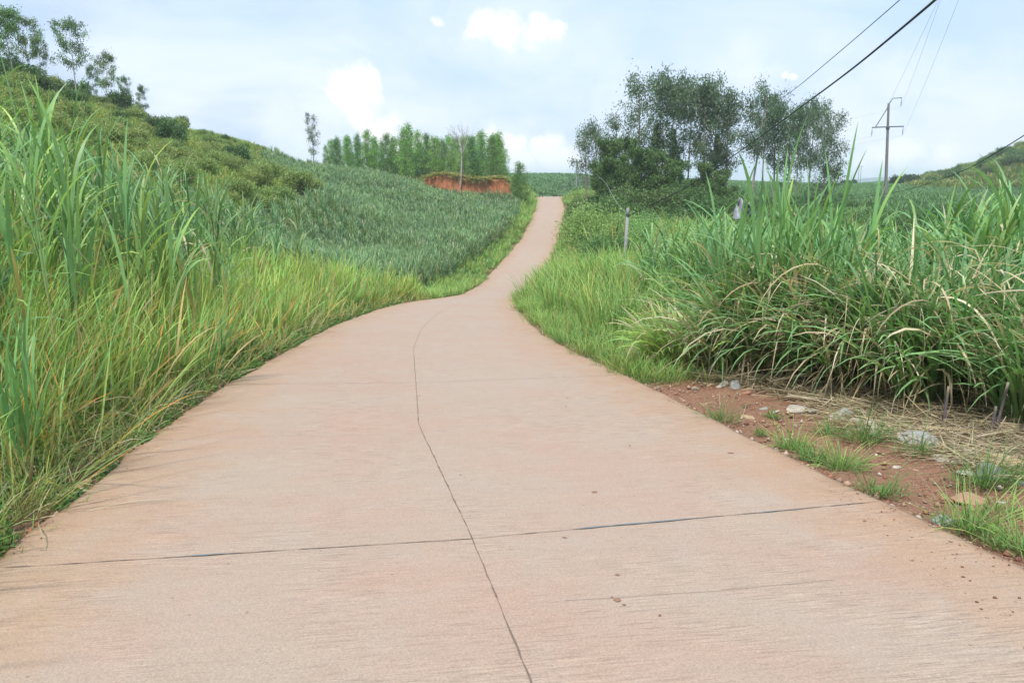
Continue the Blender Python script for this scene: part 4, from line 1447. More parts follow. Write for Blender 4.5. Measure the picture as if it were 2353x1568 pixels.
# --- bare tree
def bare_tree():
    rs = np.random.default_rng(5)
    G = Geo()
    h = zat(250, 112) - g1(pX(1057, 112), 112)
    B = Geo()
    W = (.38, .34, .31)

    def grow(p, d, L, r, lev, G):
        pts = curve_pts(p, d, L, 5, .07)
        tube(G, pts, np.linspace(r, r * .6, 6) * .6, 6 if lev < 2 else 4, W)
        if lev >= 4:
            return
        for k in range(3 if lev > 0 else 4):
            q = pts[rs.integers(2, 6)] if lev > 0 else pts[5 - (k % 2)]
            nd = d + rs.normal(0, .33 if lev else .22, 3) * np.array([1.2, 1.2, .6])
            nd[2] = max(nd[2], .35)
            nd /= np.linalg.norm(nd)
            grow(q, nd, L * rs.uniform(.6, .85), r * .55, lev + 1, G)
    tp = np.array([(0, 0, 0), (.05, 0, h * .08), (.22, 0, h * .2), (.34, .05, h * .34), (.38, 0, h * .48)])
    tube(G, tp, [.25, .20, .16, .13, .10], 8, np.array([(.32, .17, .10), (.33, .18, .11), (.40, .26, .18), W, W]))
    for k in range(4):
        a = k * 1.57 + .4
        grow(tp[4], np.array([math.cos(a) * .22, math.sin(a) * .22, 1.0]), h * .2, .085, 1, B)
    root = bpy.data.objects.new('bare_tree', None)
    SC.collection.objects.link(root)
    x = pX(1056, 112)
    root.location = (x, 112, g1(x, 112))
    tag(root, 'leafless pale tree with a crooked reddish trunk in front of the red bank', 'tree')
    obj('trunk', G.mesh('trunk', M_BARK, True), root)
    obj('branches', B.mesh('branches', M_BARK, True), root)


bare_tree()


# --- red cut bank
def red_bank():
    m, nt, b, out = new_mat('red_clay')
    L = nt.links.new
    geo = N(nt, 'ShaderNodeNewGeometry')
    mp = N(nt, 'ShaderNodeMapping')
    mp.inputs['Scale'].default_value = (1.4, 1.4, .35)
    L(geo.outputs['Position'], mp.inputs[0])
    a = N(nt, 'ShaderNodeTexNoise', i_Scale=1.6, i_Detail=8.0, i_Roughness=.65)
    L(mp.outputs[0], a.inputs['Vector'])
    c = mix_col(nt, ramp(nt, a.outputs[0], (.32, .68)), (.30, .105, .042), (.50, .20, .085))
    sz = N(nt, 'ShaderNodeSeparateXYZ')
    L(geo.outputs['Normal'], sz.inputs[0])
    c = mix_col(nt, ramp(nt, sz.outputs[2], (.6, .85)), c, (.16, .13, .07))
    L(c, b.inputs['Base Color'])
    b.inputs['Roughness'].default_value = .95
    bp = N(nt, 'ShaderNodeBump')
    bp.inputs['Strength'].default_value = .8
    bp.inputs['Distance'].default_value = .2
    L(a.outputs[0], bp.inputs['Height'])
    L(bp.outputs[0], b.inputs['Normal'])
    # foot line, lip line, back line
    fx = np.linspace(pX(978, 113), pX(1168, 113), 160)
    t = np.linspace(0, 1, 160)
    foot_y = 112.6 + .5 * np.sin(t * 9) - .6 * t
    zt = np.interp(t, [0, .12, .3, .45, .62, .8, .95, 1], [zat(412, 113), zat(405, 113), zat(405, 113), zat(412, 113), zat(418, 113), zat(414, 113), zat(412, 113), zat(422, 113)])
    zt = zt + .05 * np.sin(t * 31) + .05 * np.sin(t * 57)
    rows = []
    for s, dy in ((0, 0), (.25, .12), (.5, .22), (.75, .3), (.93, .3), (1.0, .18), (1.03, .8), (1.1, 3.5), (1.12, 9), (.9, 16)):
        zf = ground(fx, foot_y) - .8
        z = zf + (zt - zf) * s
        y = foot_y + dy + .09 * fbm(fx, z * 2 + 0 * fx, 1.6, 51, 3) * (s < 1)
        rows.append(np.stack([fx, y, z], 1))
    V = np.concatenate(rows)
    # side cut on the right end
    n = 160
    i = np.arange(len(rows) * n).reshape(len(rows), n)
    F = np.stack([i[:-1, :-1].ravel(), i[:-1, 1:].ravel(), i[1:, 1:].ravel(), i[1:, :-1].ravel()], 1)
    k0 = len(V)
    sv = []
    for r in rows:
        sv.append([r[-1, 0] + .8, r[-1, 1] + .3, float(r[-1, 2]) - 3.5])
    V = np.vstack([V, np.array(sv)])
    s = k0 + np.arange(len(rows))
    F2 = np.stack([i[:-1, -1], s[:-1], s[1:], i[1:, -1]], 1)
    me = mesh_data('earth_bank', V, [F, F2], None, m, False)
    Gl = Geo()
    q = rows[6][rng.integers(0, 160, 260)] + rng.normal(0, .12, (260, 3)) * (1, 1.5, .4)
    clump_field(Gl, q, 16, (.3, .8), (.05, .09), .3, (.2, 1.5), (.3, 1.6), YG0, [(.24, .30, .10), (.16, .24, .08), (.30, .27, .14)], 4, .2)
    q = rows[6][rng.integers(55, 120, 70)] + rng.normal(0, .12, (70, 3))
    clump_field(Gl, q, 20, (.5, 1.3), (.05, .09), .3, (.6, 1.6), (.6, 1.6), YG0, [(.16, .24, .08), (.12, .18, .06)], 4, .2)
    tag(obj('bank_grass', Gl.mesh('bank_grass', M_GRASS)), 'scruffy grass fringing the lip of the red bank', 'grass', kind='stuff')
    tag(obj('earth_bank', me), 'raw orange-red clay bank cut into the slope below the plantation', 'bank')


red_bank()

# ---------------------------------------------------------------- shrubs
B_OL = [make_bush(100 + k, 1.0, .75, 5200, .085, OLIVE, 8) for k in range(3)]
B_DK = [make_bush(120 + k, 1.0, .95, 5200, .095, DARK, 8, .5) for k in range(3)]
B_BIG = [make_bush(150 + k, 1.0, 1.0, 15000, .045, DARK if k < 2 else [(.10, .19, .06), (.13, .23, .07), (.08, .15, .045)], 16, .6) for k in range(3)]
B_GR = [make_bush(140 + k, 1.0, .8, 5200, .085, [(.09, .17, .05), (.12, .21, .06), (.07, .13, .04)], 8, .45) for k in range(2)]

# olive shrubs on the lower left hillside
cnt = 0
rs_ = np.random.default_rng(77)
tries = 0
placed = []
while cnt < 150 and tries < 6000:
    tries += 1
    px = rs_.uniform(-20, 790)
    d = rs_.uniform(42, 104)
    x = pX(px, d, 420)
    if inside(FIELD_L, np.array([x]), np.array([d]))[0] or inside(FIELD_L, np.array([x + 1.2]), np.array([d]))[0]:
        continue
    s = rs_.uniform(.9, 2.0) * (.6 + d / 260)
    if any(math.hypot(x - a, d - b) < (s + c) * .62 for a, b, c in placed):
        continue
    placed.append((x, d, s))
    dark = d > 74 and rs_.random() < .25
    P = B_DK if dark else B_OL
    bush('hill_shrub', x, d, P[cnt % 3], s, 'dark green shrub among the paler ones on the upper left hillside' if dark else 'rounded olive-green shrub on the lower left hillside',
         'dark shrubs on the left hillside' if dark else 'olive shrubs on the left hillside', rs_.uniform(1.0, 1.7))
    cnt += 1
for i in range(26):
    px = -60 + i * 8.5 + random.uniform(-8, 8)
    d = 76 + px * .055 + random.uniform(-9, 6)
    x = pX(px, d, 250)
    s = random.uniform(1.1, 2.0) * (1.15 if px < 130 else .7)
    bush('ridge_shrub', x, d, B_DK[i % 3], s, 'dark leafy shrub under the tall trees of the left ridge', 'dark shrubs under the ridge trees', 1.1)
for i in range(34):
    px = 235 + i * 12.5 + random.uniform(-6, 6)
    d = 88 + (px - 200) * .062 + random.uniform(-6, 3)
    bush('crest_shrub', pX(px, d, 300), d, (B_OL + B_GR + B_OL + B_DK[:1])[i % 9], random.uniform(.5, 1.3), 'shrub on the descending skyline of the left hill', 'shrubs along the left hill skyline', random.uniform(.9, 1.4))
for i in range(16):
    px = 735 + i * 27
    d = 115.5 + random.uniform(0, 3.5)
    bush('bank_shrub', pX(px, d), d, (B_DK + B_OL)[i % 6], random.uniform(.9, 1.5), 'low shrub growing at the foot of the plantation above the red bank', 'shrubs along the top of the bank')

# ---------------------------------------------------------------- right grove
P_GV = [make_tree(13, 'slim', 61, EU_GREY, (.26, .22, .18), .30, 1.3), make_tree(13, 'wide', 62, EU_GREY, (.22, .18, .14), .32, 1.1), make_tree(13, 'slim', 63, EU_GREY, (.3, .26, .2), .26, 1.1),
        make_tree(13, 'wide', 64, EU_GREY, (.24, .2, .16), .32, 1.1), make_tree(13, 'slim', 66, EU_GREY, (.22, .18, .14), .30, 1.0), make_tree(13, 'wide', 67, EU, (.24, .2, .16), .30, 1.3), make_tree(13, 'umbel', 68, EU_GREY, (.24, .2, .16), .32, 1.2)]
P_FULL = [make_tree(13, 'full', 91, EU_GREY, (.24, .2, .16), .32, 1.0), make_tree(13, 'full', 92, EU_GREY, (.24, .2, .16), .32, .9)]
P_LN = [make_tree(9, 'lean', 71, EU_GREY, (.22, .17, .13), .22, .8), make_tree(9, 'lean', 74, EU_GREY, (.22, .17, .13), .22, .8)]
P_TALL = [make_tree(14, 'sparse', 81, EU_GREY, (.26, .22, .18), .26, 1.2)]


def vine_mesh():
    rs = np.random.default_rng(9)
    G = Geo()
    n = 4200
    z = rs.random(n) * 8.5 + .2
    a = rs.random(n) * 6.283
    r = (.25 + .75 * np.clip(fbm(z * 1.0, a * .8, 2.6, 91, 4) * .8 + .35, 0, 1.2)) * np.sqrt(rs.random(n)) * np.clip((9 - z) / 2.5, .3, 1)
    c = np.stack([np.cos(a) * r, np.sin(a) * r, z], 1)
    leaf_cards(G, c, .2, .6, pal(DARK, n, .3), .6)
    return G.mesh('vine', M_BUSH)


VINE = vine_mesh()
T_at(1478, 172, 86, P_TALL, 0, 14, 'grove_tree', 'tallest thin tree of the right grove with sparse crown', 'tree', sx=1.0)
T_at(1350, 292, 84, P_LN, 0, 9, 'leaning_tree', 'leaning open-crowned tree at the left end of the grove', 'tree', sx=1.0, rz=.4)
T_at(1375, 285, 87, P_LN, 1, 9, 'leaning_tree', 'second leaning tree beside the one at the grove end', 'tree', sx=1.0, rz=2.2)
T_at(1418, 262, 89, P_TALL, 0, 14, 'grove_tree', 'dark small-crowned tree between the leaning trees and the tallest one', 'tree', sx=1.3, rz=1.0)
gv = [(1522, 196, 90, 0, 1, 'feathery tree with a vine-wrapped trunk right of the tallest grove tree'),
      (1562, 215, 97, 2, 1, 'grove tree second from the tallest, its trunk choked by dark vines'),
      (1598, 192, 92, 1, 0, None), (1640, 196, 88, 0, 0, None), (1662, 208, 96, 2, 1, None), (1690, 210, 90, 3, 0, None), 
      (1745, 214, 88, 2, 0, 'broad dark grove tree crossed by the thick cable'), (1772, 222, 95, 1, 0, None), (1800, 238, 90, 3, 0, None), (1832, 240, 99, 0, 0, None), (1850, 236, 88, 1, 0, None),
      (1878, 246, 94, 3, 0, None), (1905, 268, 88, 1, 0, 'outer tree at the right end of the grove with hanging foliage'), (1925, 292, 92, 3, 0, 'lowest tree at the very right edge of the grove')]
for i, (px, py, d, k, vine, lab) in enumerate(gv):
    t = T_at(px - 12, py + (i * 37 % 31) - 10, d, P_FULL if i in (9, 12, 13, 14, 15) else P_GV, k + (i % 3) * 2, 13, 'grove_tree', lab or 'grey-green tree in the dense middle of the right grove', 'tree', None if lab else 'trees in the middle of the grove', random.uniform(.85, 1.2))
    if vine:
        obj('vine', VINE, t)

P_TH = [make_tree(7, 'wide', 85, DARK, (.2, .16, .12), .24, 1.9), make_tree(7, 'umbel', 86, DARK, (.2, .16, .12), .24, 1.9)]
for i, (px, py, d, lab) in enumerate([(1392, 330, 80, 'dense dark small tree under the leaning trees'), (1438, 322, 82, 'dark rounded small tree left of the tallest grove tree'), (1470, 350, 78, 'dark ivy-like small tree at the foot of the tallest grove tree'),
                                      (1512, 352, 80, 'squat dark tree right below the feathery one'), (1400, 372, 76, 'low dark thicket tree nearest the road bend'),
                                      (1560, 372, 79, 'low dark thicket tree third right of the tallest grove tree'), (1610, 380, 81, 'low thicket tree under the thickest crowns of the grove'), (1655, 392, 78, 'last low thicket tree before the open trunks on the right')]):
    T_at(px, py, d, P_TH, i, 7, 'thicket_tree', lab, 'tree', sx=1.0)

DKL = 'dark green bush in the undergrowth below the grove'
for i in range(34):
    px = 1352 + (i % 17) * 19.5 + random.uniform(-9, 9)
    d = (75 if i < 17 else 84) + random.uniform(-6, 5)
    x = pX(px, d)
    top = zat(420 if i < 17 else 398, d)
    s = max(1.0, (top + random.uniform(-.4, .6) - g1(x, d)) / 1.15 * random.choice((.55, .75, .9, 1.05)))
    s = min(s, 4.2 if i % 17 > 1 else 2.6)
    bush('undergrowth_bush', x, d, (B_BIG + [B_BIG[2]] + B_GR)[(i * 5) % 6], s, DKL, 'undergrowth bushes below the grove')
for i in range(22):
    px = 1680 + i * 15 + random.uniform(-9, 9)
    d = 84 + random.uniform(-4, 4)
    bush('undergrowth_bush', pX(px, d), d, B_DK[i % 3], random.uniform(1.0, 1.7), 'low bush between the trunks at the right half of the grove', 'bushes between the grove trunks')
for i in range(34):
    px = 1700 + i * 22 + random.uniform(-10, 10)
    d = 61 + random.uniform(-4, 4)
    x = pX(px, d)
    top = zat(468, d) + random.uniform(-1.6, .6)
    s = max(1.0, (top - g1(x, d)) / 1.05)
    bush('hedge_bush', x, d, B_BIG[i % 3], min(s, 2.6), 'dark bush in the long hedge between the cane and the far field', 'bushes of the long dark hedge')
# mixed shrubs along the right verge
P_PALE = make_bush(155, 1.0, 1.05, 14000, .05, [(.26, .40, .12), (.20, .33, .10), (.30, .44, .15)], 12, .3)
bush('verge_bush', pX(1372, 44, 520), 44, P_PALE, 2.5, 'rounded pale green bush on the right verge left of the concrete post', None, 1.5)
bush('verge_bush', pX(1432, 50, 520), 50, P_PALE, 3.0, 'pale bush just left of and beyond the concrete post', None, 1.0)
bush('verge_bush', pX(1395, 36, 570), 36, B_BIG[2], 1.9, 'darker leafy bush in front of the pale rounded one beside the post', None, 1.0)
bush('verge_bush', 3.7, 30.5, B_GR[0], .9, 'small dark green bush at the foot of the concrete post', None, .9)
bush('verge_bush', 7.2, 56, B_GR[1], 2.0, 'pale leafy bush on the verge before the grove', None, .8)
bush('verge_bush', 8.2, 77, B_GR[0], 2.2, 'brownish-green bush at the roadside below the leaning trees', None, .9)
bush('verge_bush', 9.8, 92, B_OL[1], 2.0, 'yellow-green bush beside the road just before the crest', None, 1.0)
bush('verge_bush', 9.6, 104, B_OL[2], 2.2, 'yellow-green bush right at the crest of the road', None, 1.0)
bush('low_weed', 1.65, 14.6, B_GR[0], .42, 'small leafy weed in the grass on the right verge', None, .8)
bush('low_weed', 2.35, 16.5, B_GR[1], .5, 'broader leafy weed behind the small one on the right verge', None, .8)
bush('bank_bush', -8.4, 20.5, B_GR[0], 1.35, 'bright feathery shrub among the cane on the left bank', None, .9)
bush('bank_bush', -10.6, 22, B_GR[1], 1.3, 'second feathery shrub left of the bright one on the left bank', None, .9)

# far-right trees on the horizon
P_FAR = [make_bush(160 + k, 1.0, 1.2, 2600, .16, [(.06, .10, .045), (.08, .12, .05)], 7, .5) for k in range(2)]
for i, (px, py, d, lab) in enumerate([(2088, 392, 215, 'rounded far tree just right of the power pole'), (2063, 402, 222, 'small far tree touching the power pole side'), (2110, 402, 225, 'far tree behind the rounded one right of the pole'),
                                      (2142, 408, 228, 'low far bush between the two far trees'), (2190, 388, 232, 'broad far tree at the foot of the right hill'), (2178, 396, 228, 'lower tree leaning on the broad far tree'),
                                      (1945, 409, 270, 'tiny round bush on the horizon left of the power pole'), (1962, 412, 280, 'tiny bush beside the round one on the horizon')]):
    x = pX(px, d, 410)
    s = (zat(py, d) - g1(x, d)) / 1.25
    bush('far_tree', x, d, P_FAR[i % 2], max(s, 1.2), lab, None, 1.0, 'tree')
for i in range(75):
    px = random.uniform(2120, 2420)
    d = random.uniform(195, 250)
    bush('far_shrub', pX(px, d), d, (B_DK + B_OL)[i % 6], random.uniform(1.5, 3.5), 'shrub dotted over the far hill at the right border', 'shrubs on the far right hill')
for i in range(7):
    px = 1235 + i * 14 + random.uniform(-4, 4)
    bush('far_shrub', pX(px, 220), 220, B_DK[i % 3], random.uniform(.8, 1.4), 'tiny dark shrub along a field strip beyond the crest', 'shrubs along the far field strip', .6)


# ---------------------------------------------------------------- distant blue hills
def mountains():
    m = plain_mat('forested_hills', (.035, .06, .06), .95, 0, .002, .3)
    xs = np.linspace(-1600, 2500, 300)
    rows = []
    prof = -1 + 5 * np.clip(fbm(xs, xs * 0, 900, 61, 5), -.5, 2) + 16 * np.exp(-((xs - 1235) / 130) ** 2) + 8 * np.exp(-((xs - 1440) / 160) ** 2)
    for dy, k in ((-400, 0), (-220, .5), (-100, .85), (0, 1), (100, .8), (300, 0)):
        z = -75 + (prof + 60) * k + (fbm(xs, xs * 0 + dy, 100, 62, 3) * 1.5 if 0 < k < 1 else 0)
        rows.append(np.stack([xs, np.full(300, 2700.0) + dy, z], 1))
    V = np.concatenate(rows)
    i = np.arange(len(V)).reshape(len(rows), 300)
    F = np.stack([i[:-1, :-1].ravel(), i[:-1, 1:].ravel(), i[1:, 1:].ravel(), i[1:, :-1].ravel()], 1)
    tag(obj('hills', mesh_data('hills', V, F, None, m, True)), kind='structure')


mountains()


# ---------------------------------------------------------------- rocks, gravel, tufts, litter
def rock_mesh(seed, flat=.5):
    rs = np.random.default_rng(seed)
    import bmesh
    bm = bmesh.new()
    bmesh.ops.create_icosphere(bm, subdivisions=3, radius=1.0)
    pl_ = [(rs.normal(size=3), rs.uniform(.25, .62)) for _ in range(16)]
    for v in bm.verts:
        p = np.array(v.co)
        for nrm, dd in pl_:
            nn = nrm / np.linalg.norm(nrm)
            k = p @ nn
            if k > dd:
                p = p - nn * (k - dd)
        p *= 1 + rs.normal(0, .018)
        v.co = Vector((p[0], p[1] * .75, p[2] * flat))
    me = bpy.data.meshes.new('rock')
    bm.to_mesh(me)
    bm.free()
    return me


M_RK = [plain_mat('pale_rock', (.40, .36, .31), .85, 0, 3.5, .35, .5), plain_mat('grey_rock', (.26, .265, .26), .85, 0, 4.5, .4, .5), plain_mat('ochre_rock', (.38, .28, .16), .88, 0, 4.0, .4, .5),
        plain_mat('red_rock', (.34, .18, .12), .88, 0, 4.0, .4, .5)]
rocks = [  # display px, py, size m, material, label
    (1838, 942, .17, 0, 'large pale angular rock nearest the drooping cane clump'), (1868, 944, .10, 1, 'grey rock right against the large pale rock'),
    (1945, 950, .15, 1, 'grey slab in the row below the drooping clump'), (1918, 962, .10, 0, 'pale stone left of the grey slab'),
    (1690, 893, .16, 1, 'flat grey stone at the far end of the red soil'), (1660, 888, .13, 0, 'flat pale stone beside the flat grey one at the far end'),
    (1625, 884, .09, 2, 'yellowish stone nearest the grass at the far end'), (1755, 940, .09, 1, 'small grey stone left of the large pale rock'),
    (1725, 962, .10, 2, 'ochre stone close to the road edge beside the first tuft'), (1990, 985, .14, 0, 'whitish flat stone behind the grass tufts'),
    (2135, 1020, .19, 1, 'long grey stone lying in front of the straw litter'), (2165, 1035, .08, 2, 'small ochre stone at the end of the long grey one'),
    (2240, 1045, .10, 0, 'pale stone at the border of the straw litter'), (2290, 1058, .15, 2, 'wide ochre rock near the right border'),
    (2230, 1090, .09, 0, 'whitish rock behind the rightmost big tuft'), (2285, 1100, .19, 1, 'broad grey boulder half hidden by the rightmost tuft'),
    (2340, 1115, .10, 1, 'grey stone at the right border'), (2160, 1060, .07, 0, 'pale stone on the open red gravel'),
    (2235, 1150, .16, 3, 'flat reddish rock on the gravel near the right border'), (2170, 1198, .11, 1, 'grey flat stone next to the road edge in front'),
    (2060, 1075, .06, 0, 'small pale stone in the middle of the gravel'), (1810, 1010, .05, 0, 'white pebble on the soil between the tufts'),
    (1600, 892, .07, 0, 'small flat stone at the grass end of the soil'), (1712, 905, .08, 3, 'reddish stone below the flat grey one at the far end'), (1740, 955, .08, 0, 'pale chip beside the ochre stone by the first tuft'),
    (1780, 948, .07, 0, 'small pale stone between the grey and the large pale rock'), (1900, 950, .08, 2, 'ochre-stained stone right of the grey rock pair'), (1965, 968, .10, 0, 'flat pale slab in front of the grey slab'),
    (2015, 1000, .08, 1, 'small grey slab below the whitish flat stone'), (2070, 1010, .09, 0, 'pale flat stone left of the long grey stone'), (2110, 1085, .06, 2, 'small ochre stone on the open gravel'),
    (2200, 1062, .07, 0, 'pale stone under the long grey one'), (2255, 1075, .08, 1, 'grey stone between the litter and the broad boulder'), (2300, 1160, .07, 0, 'pale stone right of the flat reddish rock')]


def unproj(px, py):
    v = px_dir(px, py)
    for y in np.arange(2.5, 40, .02):
        t = y / v[1]
        if EYE + v[2] * t <= g1(v[0] * t, y):
            return v[0] * t, y
    return None


for i, (px, py, s, m, lab) in enumerate(rocks):
    x, y = unproj(px, py)
    me = rock_mesh(200 + i, random.uniform(.28, .5))
    me.materials.append(M_RK[m])
    o = obj('rock', me, None, (x, y, g1(x, y) + s * .05), random.random() * 6.28, s * 1.45)
    tag(o, lab, 'rock', 'rocks on the red soil')


def gravel():
    G = Geo()
    p = np.concatenate([scatter_poly(SOIL, 5200), ])
    # crumbs along both road edges and a few on the slab
    for side, n, sg in ((-1, 1500, .09), (1, 900, .07)):
        y = 2.2 + 18 * rng.random(n) ** 1.8
        o = np.where(rng.random(n) < .1, rng.normal(-.02, sg, n), np.abs(rng.normal(0, sg, n)) - .01) + np.maximum(0, fbm(y, y * 0, 1.3, 44, 3)) * -.06
        x = (xl(y) - o) if side < 0 else (xr(y) + o)
        p = np.concatenate([p, np.stack([x, y], 1)])
    for side, n in ((-1, 5200), (1, 2600)):
        y = 2.2 + 20 * rng.random(n) ** 1.6
        lob = np.clip(fbm(y, y * 0, 1.5, 47, 5) * .6 + .5, .08, 1.6)
        o = .10 - rng.exponential(.075, n) * lob
        p = np.concatenate([p, np.stack([(xl(y) - o) if side < 0 else (xr(y) + o), y], 1)])
    n_small = 7800
    n = 60
    y = 2.5 + 8 * rng.random(n)
    t = rng.beta(.5, .6, n)
    p = np.concatenate([p, np.stack([xl(y) + (xr(y) - xl(y)) * t, y], 1)])
    inr = (p[:, 0] > xl(p[:, 1])) & (p[:, 0] < xr(p[:, 1]))
    z = np.where(inr, zr(p[:, 1]), ground(p[:, 0], p[:, 1]))
    n = len(p)
    s = .0035 + .013 * rng.random(n) ** 4
    s = np.where(inr, s * .7, s * 1.3)
    chip = (~inr) & (rng.random(n) < .05)
    s[-7860:-60] *= .62
    s = np.where(chip, rng.uniform(.015, .04, n), s)
    base = np.array([(1, 0, 0), (0, 1, 0), (-1, 0, 0), (0, -1, 0), (0, 0, .7), (0, 0, -.5)], float)
    V = base[None] * s[:, None, None] * rng.uniform(.55, 1.3, (n, 6, 1))
    a = rng.random(n) * 6.283
    ca, sa = np.cos(a), np.sin(a)
    V = np.stack([V[..., 0] * ca[:, None] - V[..., 1] * sa[:, None], V[..., 0] * sa[:, None] + V[..., 1] * ca[:, None], V[..., 2]], 2)
    V = V + np.stack([p[:, 0], p[:, 1], z + s * .3], 1)[:, None]
    f = np.array([(0, 1, 4), (1, 2, 4), (2, 3, 4), (3, 0, 4), (1, 0, 5), (2, 1, 5), (3, 2, 5), (0, 3, 5)])
    F = (np.arange(n)[:, None, None] * 6 + f[None]).reshape(-1, 3)
    col = pal([(.30, .13, .07), (.24, .10, .055), (.33, .21, .13), (.38, .32, .26), (.2, .1, .06)], n, .3)
    G.add(V.reshape(-1, 3), F, np.repeat(col, 6, 0))
    tag(obj('gravel', G.mesh('gravel', M_BARK)), 'loose red and pale gravel scattered over the bare soil and road edges', 'gravel', kind='stuff')


gravel()


def litter():
    G = Geo()
    poly = [(2.2, 10.9), (2.9, 9.7), (3.2, 8.4), (3.15, 7.2), (3.35, 6.1), (3.7, 5.2), (4.6, 4.6), (6.5, 5.2), (8, 7.5), (6, 9.3), (3.8, 10.6)]
    p = on_ground(scatter_poly(poly, 9000), -.012)
    n = len(p)
    p[:, 2] += rng.random(n) ** 2 * .07
    blades(G, p, rng.normal(0, 1.0, n) + rng.choice([0, 3.14], n), rng.uniform(.12, .6, n), rng.uniform(.004, .014, n), rng.uniform(1.35, 1.62, n), rng.uniform(-.1, .25, n),
           pal(STRAW, n, .3) * rng.uniform(.35, 1.0, (n, 1)), pal(STRAW, n, .3) * rng.uniform(.4, 1.0, (n, 1)), 4, 1.0, 'stalk')
    q, _ = strip_pts(-1, 2.2, 22, -.05, .5, 34)
    n = len(q)
    q[:, 2] += .03
    blades(G, q, rng.random(n) * 6.283, rng.uniform(.06, .25, n), rng.uniform(.003, .007, n), rng.uniform(1.2, 1.6, n), rng.uniform(-.1, .4, n), pal(STRAW, n, .3) * .8, pal(STRAW, n, .3) * .8, 3, 1.0, 'stalk')
    q, _ = strip_pts(1, 4, 16, -.02, .5, 22)
    n = len(q)
    q[:, 2] += .03
    blades(G, q, rng.random(n) * 6.283, rng.uniform(.06, .3, n), rng.uniform(.003, .007, n), rng.uniform(1.2, 1.6, n), rng.uniform(-.1, .4, n), pal(STRAW, n, .3) * .8, pal(STRAW, n, .3) * .8, 3, 1.0, 'stalk')
    tag(obj('straw_litter', G.mesh('straw_litter', M_GRASS, True)), 'dry straw litter matted on the ground below the cane clumps', 'straw', kind='stuff')


litter()


def tuft(px, py, s, n, label, cols=1):
    x, y = unproj(px, py)
    G = Geo()
    n = int(n * .8)
    a = rng.random(n) * 6.283
    r = rng.random(n) * s * .5
    b = np.stack([np.cos(a) * r, np.sin(a) * r * .8, np.zeros(n)], 1)
    b[:, 2] = ground(x + b[:, 0], y + b[:, 1]) - g1(x, y) - .01
    c1 = pal([(.10, .22, .07), (.12, .24, .08), (.17, .26, .09)] if cols else YG1, n)
    d = rng.random(n) < .06
    c0 = pal(GR0, n)
    c1[d] = pal(STRAW, d.sum())
    blades(G, b, a + rng.normal(0, .6, n), rng.uniform(.3, 1.25, n) ** 1.3 * s * 1.15, rng.uniform(.003, .007, n), rng.uniform(.05, 1.1, n), rng.uniform(.1, 1.3, n), c0, c1, 4, 1.4)
    # small side leaves, crabgrass-like
    m = n
    k = rng.random(m) * 6.283
    rr = np.sqrt(rng.random(m)) * s * .7
    b = np.stack([np.cos(k) * rr, np.sin(k) * rr * .8, rng.random(m) * s * .25], 1)
    b[:, 2] += ground(x + b[:, 0], y + b[:, 1]) - g1(x, y)
    blades(G, b, rng.random(m) * 6.283, rng.uniform(.04, .11, m), rng.uniform(.005, .009, m), rng.uniform(.3, 1.4, m), rng.uniform(0, .8, m), pal(GR0, m), pal([(.10, .23, .07), (.14, .27, .08)], m), 3, 1.2)
    o = obj('grass_tuft', G.mesh('grass_tuft', M_GRASS, True), None, (x, y, g1(x, y)))
    tag(o, label, 'grass', 'grass tufts on the red soil')


for t in [(1655, 970, .30, 130, 'grass tuft against the road edge, farthest of the tufts on the soil'), (1775, 962, .16, 60, 'thin small tuft left of the large pale rock'),
          (1820, 1035, .28, 170, 'yellow-green tuft on the road edge in the middle of the soil strip', 0), (1905, 1000, .24, 90, 'thin upright tuft among the rocks'),
          (1985, 1015, .36, 200, 'spreading tuft in the centre of the red soil'), (1930, 1080, .30, 200, 'bright tuft on the road edge before the gravel patch', 0),
          (1870, 1062, .2, 110, 'small tuft squeezed between the two yellow-green ones'), (2105, 1050, .28, 110, 'upright tuft in front of the long grey stone'),
          (2262, 1120, .36, 230, 'thick tuft covering the broad grey boulder'), (2025, 1140, .26, 120, 'low tuft at the joint end on the road edge'),
          (2225, 1225, .34, 220, 'wide tuft on the road edge in the right foreground', 0), (2345, 1270, .3, 170, 'tuft cut by the right border next to the road', 0), (2300, 1190, .22, 80, 'thin tuft on the gravel at the right', 0),
          (1745, 1000, .12, 50, 'tiny tuft at the road edge below the ochre stone'), (2340, 1100, .22, 80, 'tuft at the right border behind the boulder')]:
    tuft(*t)


# purple-stemmed cane stubs
def stubs():
    for i, (px, py, hh, ln, lab) in enumerate([(2166, 980, .42, .02, 'purplish cane stem standing alone in the litter'), (2285, 995, .5, .12, 'cut purple cane stub with pale top'), (2275, 1000, .3, .05, 'short pale cane stub beside the cut purple one')]):
        x, y = unproj(px, py)
        G = Geo()
        z = np.linspace(0, hh, 8)
        pts = np.stack([z * ln, 0 * z, z - .03], 1)
        c = np.array([(.22, .14, .19), (.24, .15, .2), (.17, .12, .16), (.2, .15, .17), (.15, .12, .14), (.16, .13, .13), (.2, .17, .14), (.5, .44, .34)])
        tube(G, pts, np.where(np.arange(8) % 2 == 0, .0135, .0115), 8, c * .75, True)
        tag(obj('cane_stub', G.mesh('cane_stub', M_BARK, True), None, (x, y, g1(x, y))), lab, 'cane stem')


stubs()


# ---------------------------------------------------------------- poles and cables
M_CON = plain_mat('aged_concrete', (.19, .175, .165), .85, 0, 6, .25, .3)
M_CONL = plain_mat('weathered_post', (.25, .25, .25), .85, 0, 9, .35, .4)
M_STEEL = plain_mat('dull_steel', (.12, .12, .13), .5, .6, 8, .2)
M_INS = plain_mat('insulator', (.16, .17, .18), .3, 0, 8, .2)
M_CAB = plain_mat('black_cable', (.012, .013, .015), .5, 0, 8, .2)
M_WIRE = plain_mat('bare_wire', (.42, .44, .46), .45, .3, 8, .1)


